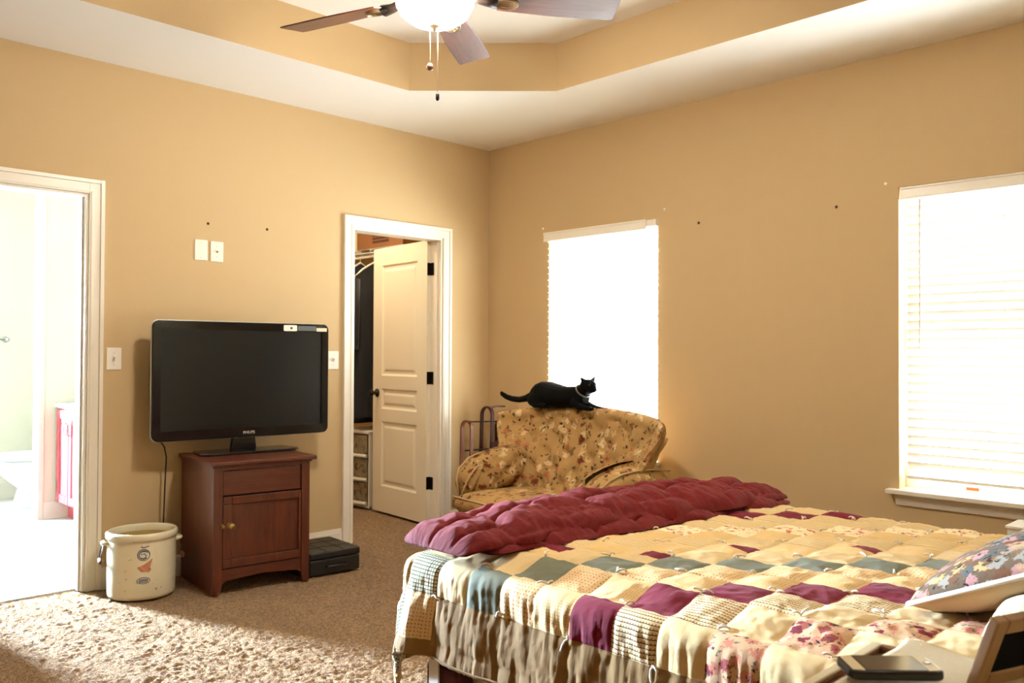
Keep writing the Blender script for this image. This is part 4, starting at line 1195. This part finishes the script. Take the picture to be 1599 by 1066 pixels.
# ------------------------------------------------------------------ pillows
def pillow(name, label, loc, rot, w, h, T, mats, pip=None, uvs=1, group=None):
    t = thing(name, label, 'pillow', loc, 0, group); t.rotation_euler = rot
    bm = BM(); n, m = 40, 30
    def edge(u, v): return u * (1 - .07 * v * v) * w / 2, v * (1 - .09 * u * u) * h / 2
    def fn(i, j, s):
        u = math.sin(PI / 2 * (-1 + 2 * i / n)); v = math.sin(PI / 2 * (-1 + 2 * j / m))
        x, y = edge(u, v)
        e = (max(0, (1 - u * u)) * max(0, (1 - v * v))) ** .42
        z = s * T / 2 * e + .010 * nz(x * 9, y * 9, s) * e + .004 * nz(x * 28, y * 28, s + 3) * e
        return Vector((x, y, z))
    uv = lambda i, j: (i / n * w, j / m * h)
    a = grid(bm, n, m, lambda i, j: fn(i, j, 1), uv=uv, mat=lambda i, j: 0)
    b = grid(bm, n, m, lambda i, j: fn(i, j, -1), uv=uv, mat=lambda i, j: 1, flip=True)
    bmesh.ops.remove_doubles(bm, verts=bm.verts, dist=.0006)
    c = obj('pillow_cover', bm, mats, t)
    if pip:
        bm = BM(); pts = []
        for q in range(40): pts.append(edge(-1 + q / 20, -1))
        for q in range(40): pts.append(edge(1, -1 + q / 20))
        for q in range(40): pts.append(edge(1 - q / 20, 1))
        for q in range(40): pts.append(edge(-1, 1 - q / 20))
        tube(bm, [(x, y, 0) for x, y in pts], .006, 8, closed=True); obj('piping', bm, pip, t)
    return t
pillow('pillow', 'pillow printed with flowers, tan backing, on top of the pillows at the bed head', (-1.96, -4.115, .735), (R(-25), R(2), R(-2)), .74, .50, .17, [PILLOWF, PINKTAN], PIPING)
pillow('pillow', 'pale green checked pillow lying under the printed floral pillow', (-2.16, -4.33, .685), (R(-2), R(1), R(3)), .78, .50, .14, [SHAMC, SHAMC])

# ------------------------------------------------------------------ near nightstand
t = thing('nightstand', 'brown nightstand with a raised cream rim, in the bottom right corner', 'nightstand', (-3.13, -4.33, 0))
NW, ND, NH = .27, .28, .718
bm = BM(); bxx(bm, -NW + .01, NW - .01, -ND + .01, ND - .01, .12, NH - .02); obj('body', bm, NIGHTW, t, bevel=.004)
bm = BM(); bxx(bm, -NW, NW, -ND, ND, NH - .02, NH); obj('top', bm, NIGHTW, t, bevel=.004)
bm = BM(); bxx(bm, -NW, NW, ND - .014, ND, NH, NH + .008); bxx(bm, NW - .012, NW, -ND, ND - .014, NH, NH + .014); g = obj('raised_rim', bm, NIGHTW, t, bevel=.003)
bm = BM(); bxx(bm, -NW - .001, NW + .001, ND - .015, ND + .001, NH + .008, NH + .013); obj('rim_edge', bm, CLOTHC, g, bevel=.002)
for x in (-.22, .22):
    for y in (-.25, .25):
        bm = BM(); bxx(bm, x - .02, x + .02, y - .02, y + .02, 0, .12); obj('leg', bm, NIGHTW, t)
bm = BM(); bxx(bm, -NW - .004, -NW + .008, -ND + .03, ND - .03, .45, .70); d = obj('drawer', bm, NIGHTW, t, bevel=.003)
bm = BM(); lathe(bm, [(0, 0), (.008, 0), (.008, .012), (.016, .02), (.012, .03), (0, .032)], 14, (-NW - .004, 0, .58), M=Matrix.Rotation(R(-90), 4, 'Y')); obj('knob', bm, BRASS, d)
bm = BM()
def clo(i, j):
    u = i / 60; v = j / 60
    x = -.255 + .515 * u + .012 * nz(v * 5, 2); y = -.27 + .512 * v - .02 * u * v + .010 * nz(u * 6, 5)
    return Vector((x, y, NH + .022 + .007 * nz(x * 8, y * 8, 3) + .006 * max(0, nz(x * 17, y * 11)) + .010 * sst(.55, 1, u) * sst(.5, 1, v)))
grid(bm, 60, 60, clo)
cl = obj('table_cloth', bm, CLOTHC); cl.location = (-3.13, -4.33, 0)
so = cl.modifiers.new('thick', 'SOLIDIFY'); so.thickness = .012; so.offset = -1
tag(cl, 'cream cloth covering the top of the near nightstand', 'tablecloth')

t = thing('phone', 'black smartphone lying on the cream cloth of the nightstand', 'phone', (-3.060, -4.155, .757), R(-46))
bm = BM(); prism(bm, rrect(.137, .070, .014), 0, .014); obj('case', bm, BLACKP, t, bevel=.004, seg=3)
bm = BM(); prism(bm, rrect(.088, .060, .002), .0138, .0146); obj('screen', bm, PHONES, t)
for s in (-1, 1):
    bm = BM(); prism(bm, [(s * x, y) for x, y in ((.046, -.030), (.063, -.027), (.063, .027), (.046, .030))], .0138, .0145); pn = obj('end_panel', bm, PHONEW, t); pn['label'] = 'pale end panel'
bm = BM(); lathe(bm, [(0, .0005), (.005, .0005), (.006, .0015), (0, .0012)], 16, (.055, 0, .0140)); obj('home_button', bm, CHROME, t)

fp = thing('picture_frame', 'oak picture frame seen from its black back at the bottom right of the photo', 'picture frame', (-2.914, -4.284, .742), R(-20))
MF = Matrix.Rotation(R(20), 4, 'X')
fw_, fh_ = .185, .115
bm = BM()
for a, b, c, d in ((-fw_ / 2, -fw_ / 2 + .024, 0, fh_), (fw_ / 2 - .024, fw_ / 2, 0, fh_), (-fw_ / 2 + .024, fw_ / 2 - .024, 0, .024), (-fw_ / 2 + .024, fw_ / 2 - .024, fh_ - .024, fh_)): bxx(bm, a, b, 0, .016, c, d)
bmesh.ops.transform(bm, matrix=MF, verts=bm.verts); obj('frame', bm, FRAMEW, fp, bevel=.003)
bm = BM(); bxx(bm, -fw_ / 2 + .02, fw_ / 2 - .02, .0105, .0125, .02, fh_ - .02); bmesh.ops.transform(bm, matrix=MF, verts=bm.verts); obj('glass', bm, DARKGL, fp)
bm = BM(); bxx(bm, -fw_ / 2 + .02, fw_ / 2 - .02, .003, .0065, .02, fh_ - .02); bmesh.ops.transform(bm, matrix=MF, verts=bm.verts); obj('backing', bm, plain('matt_black_frame_back', srgb(5, 5, 5), .9, spec=.1), fp)

# ------------------------------------------------------------------ far bedside table and book
t = thing('bedside_table', 'small table between the bed and the near window', 'side table', (-.66, -3.92, 0))
bm = BM(); bxx(bm, -.2, .2, -.22, .22, .47, .50); obj('top', bm, NIGHTW, t, bevel=.004)
bm = BM(); bxx(bm, -.18, .18, -.2, .2, .30, .47); obj('drawer_box', bm, NIGHTW, t)
for x in (-.17, .17):
    for y in (-.19, .19):
        bm = BM(); bxx(bm, x - .018, x + .018, y - .018, y + .018, 0, .30); obj('leg', bm, NIGHTW, t)
t = thing('book', 'maroon book with white page edge at the right edge of the photo below the window', 'book', (-.70, -3.785, .50))
bm = BM(); bxx(bm, -.08, .08, -.075, .10, .008, .085); obj('pages', bm, PAPER, t)
for z in (0, .085):
    bm = BM(); bxx(bm, -.086, .086, -.085, .106, z, z + .008); obj('cover', bm, BOOKR if z == 0 else PAPER, t)

# ------------------------------------------------------------------ daylight and camera
w = bpy.data.worlds.new('sky'); scene.world = w; w.use_nodes = True
bg = w.node_tree.nodes['Background']; bg.inputs[0].default_value = (.86, .93, 1.0, 1); bg.inputs[1].default_value = WORLD_S
for (y0, y1, z0, z1) in (W1, W2):
    l = bpy.data.lights.new('window_daylight', 'AREA'); l.shape = 'RECTANGLE'; l.size = z1 - z0; l.size_y = y1 - y0
    l.cycles.is_portal = True
    o = bpy.data.objects.new('window_daylight', l); COL.objects.link(o)
    o.location = (.142, (y0 + y1) / 2, (z0 + z1) / 2); o.rotation_euler = (0, R(90), 0)

yaw, pitch, roll, F = .7784, .0146, .0045, 1336.77
fwd = Vector((math.sin(yaw) * math.cos(pitch), math.cos(yaw) * math.cos(pitch), math.sin(pitch)))
rt_ = Vector((math.cos(yaw), -math.sin(yaw), 0)); upv = rt_.cross(fwd)
r2 = rt_ * math.cos(roll) + upv * math.sin(roll); u2 = -rt_ * math.sin(roll) + upv * math.cos(roll)
cam = bpy.data.cameras.new('camera'); co_ = bpy.data.objects.new('camera', cam); COL.objects.link(co_)
co_.matrix_world = Matrix(((r2.x, u2.x, -fwd.x, -4.351), (r2.y, u2.y, -fwd.y, -4.6675), (r2.z, u2.z, -fwd.z, 1.2248), (0, 0, 0, 1)))
cam.sensor_width = 36; cam.sensor_fit = 'HORIZONTAL'; cam.lens = F / 1599 * 36
cam.clip_start = .02
cam.dof.use_dof = True; cam.dof.focus_distance = 2.75; cam.dof.aperture_fstop = 6.3
scene.camera = co_
vs = scene.view_settings
scene.display_settings.display_device = 'sRGB'
vs.view_transform = 'Standard'; vs.look = 'None'; vs.gamma = 1; vs.use_curve_mapping = False
vs.exposure = 0.0
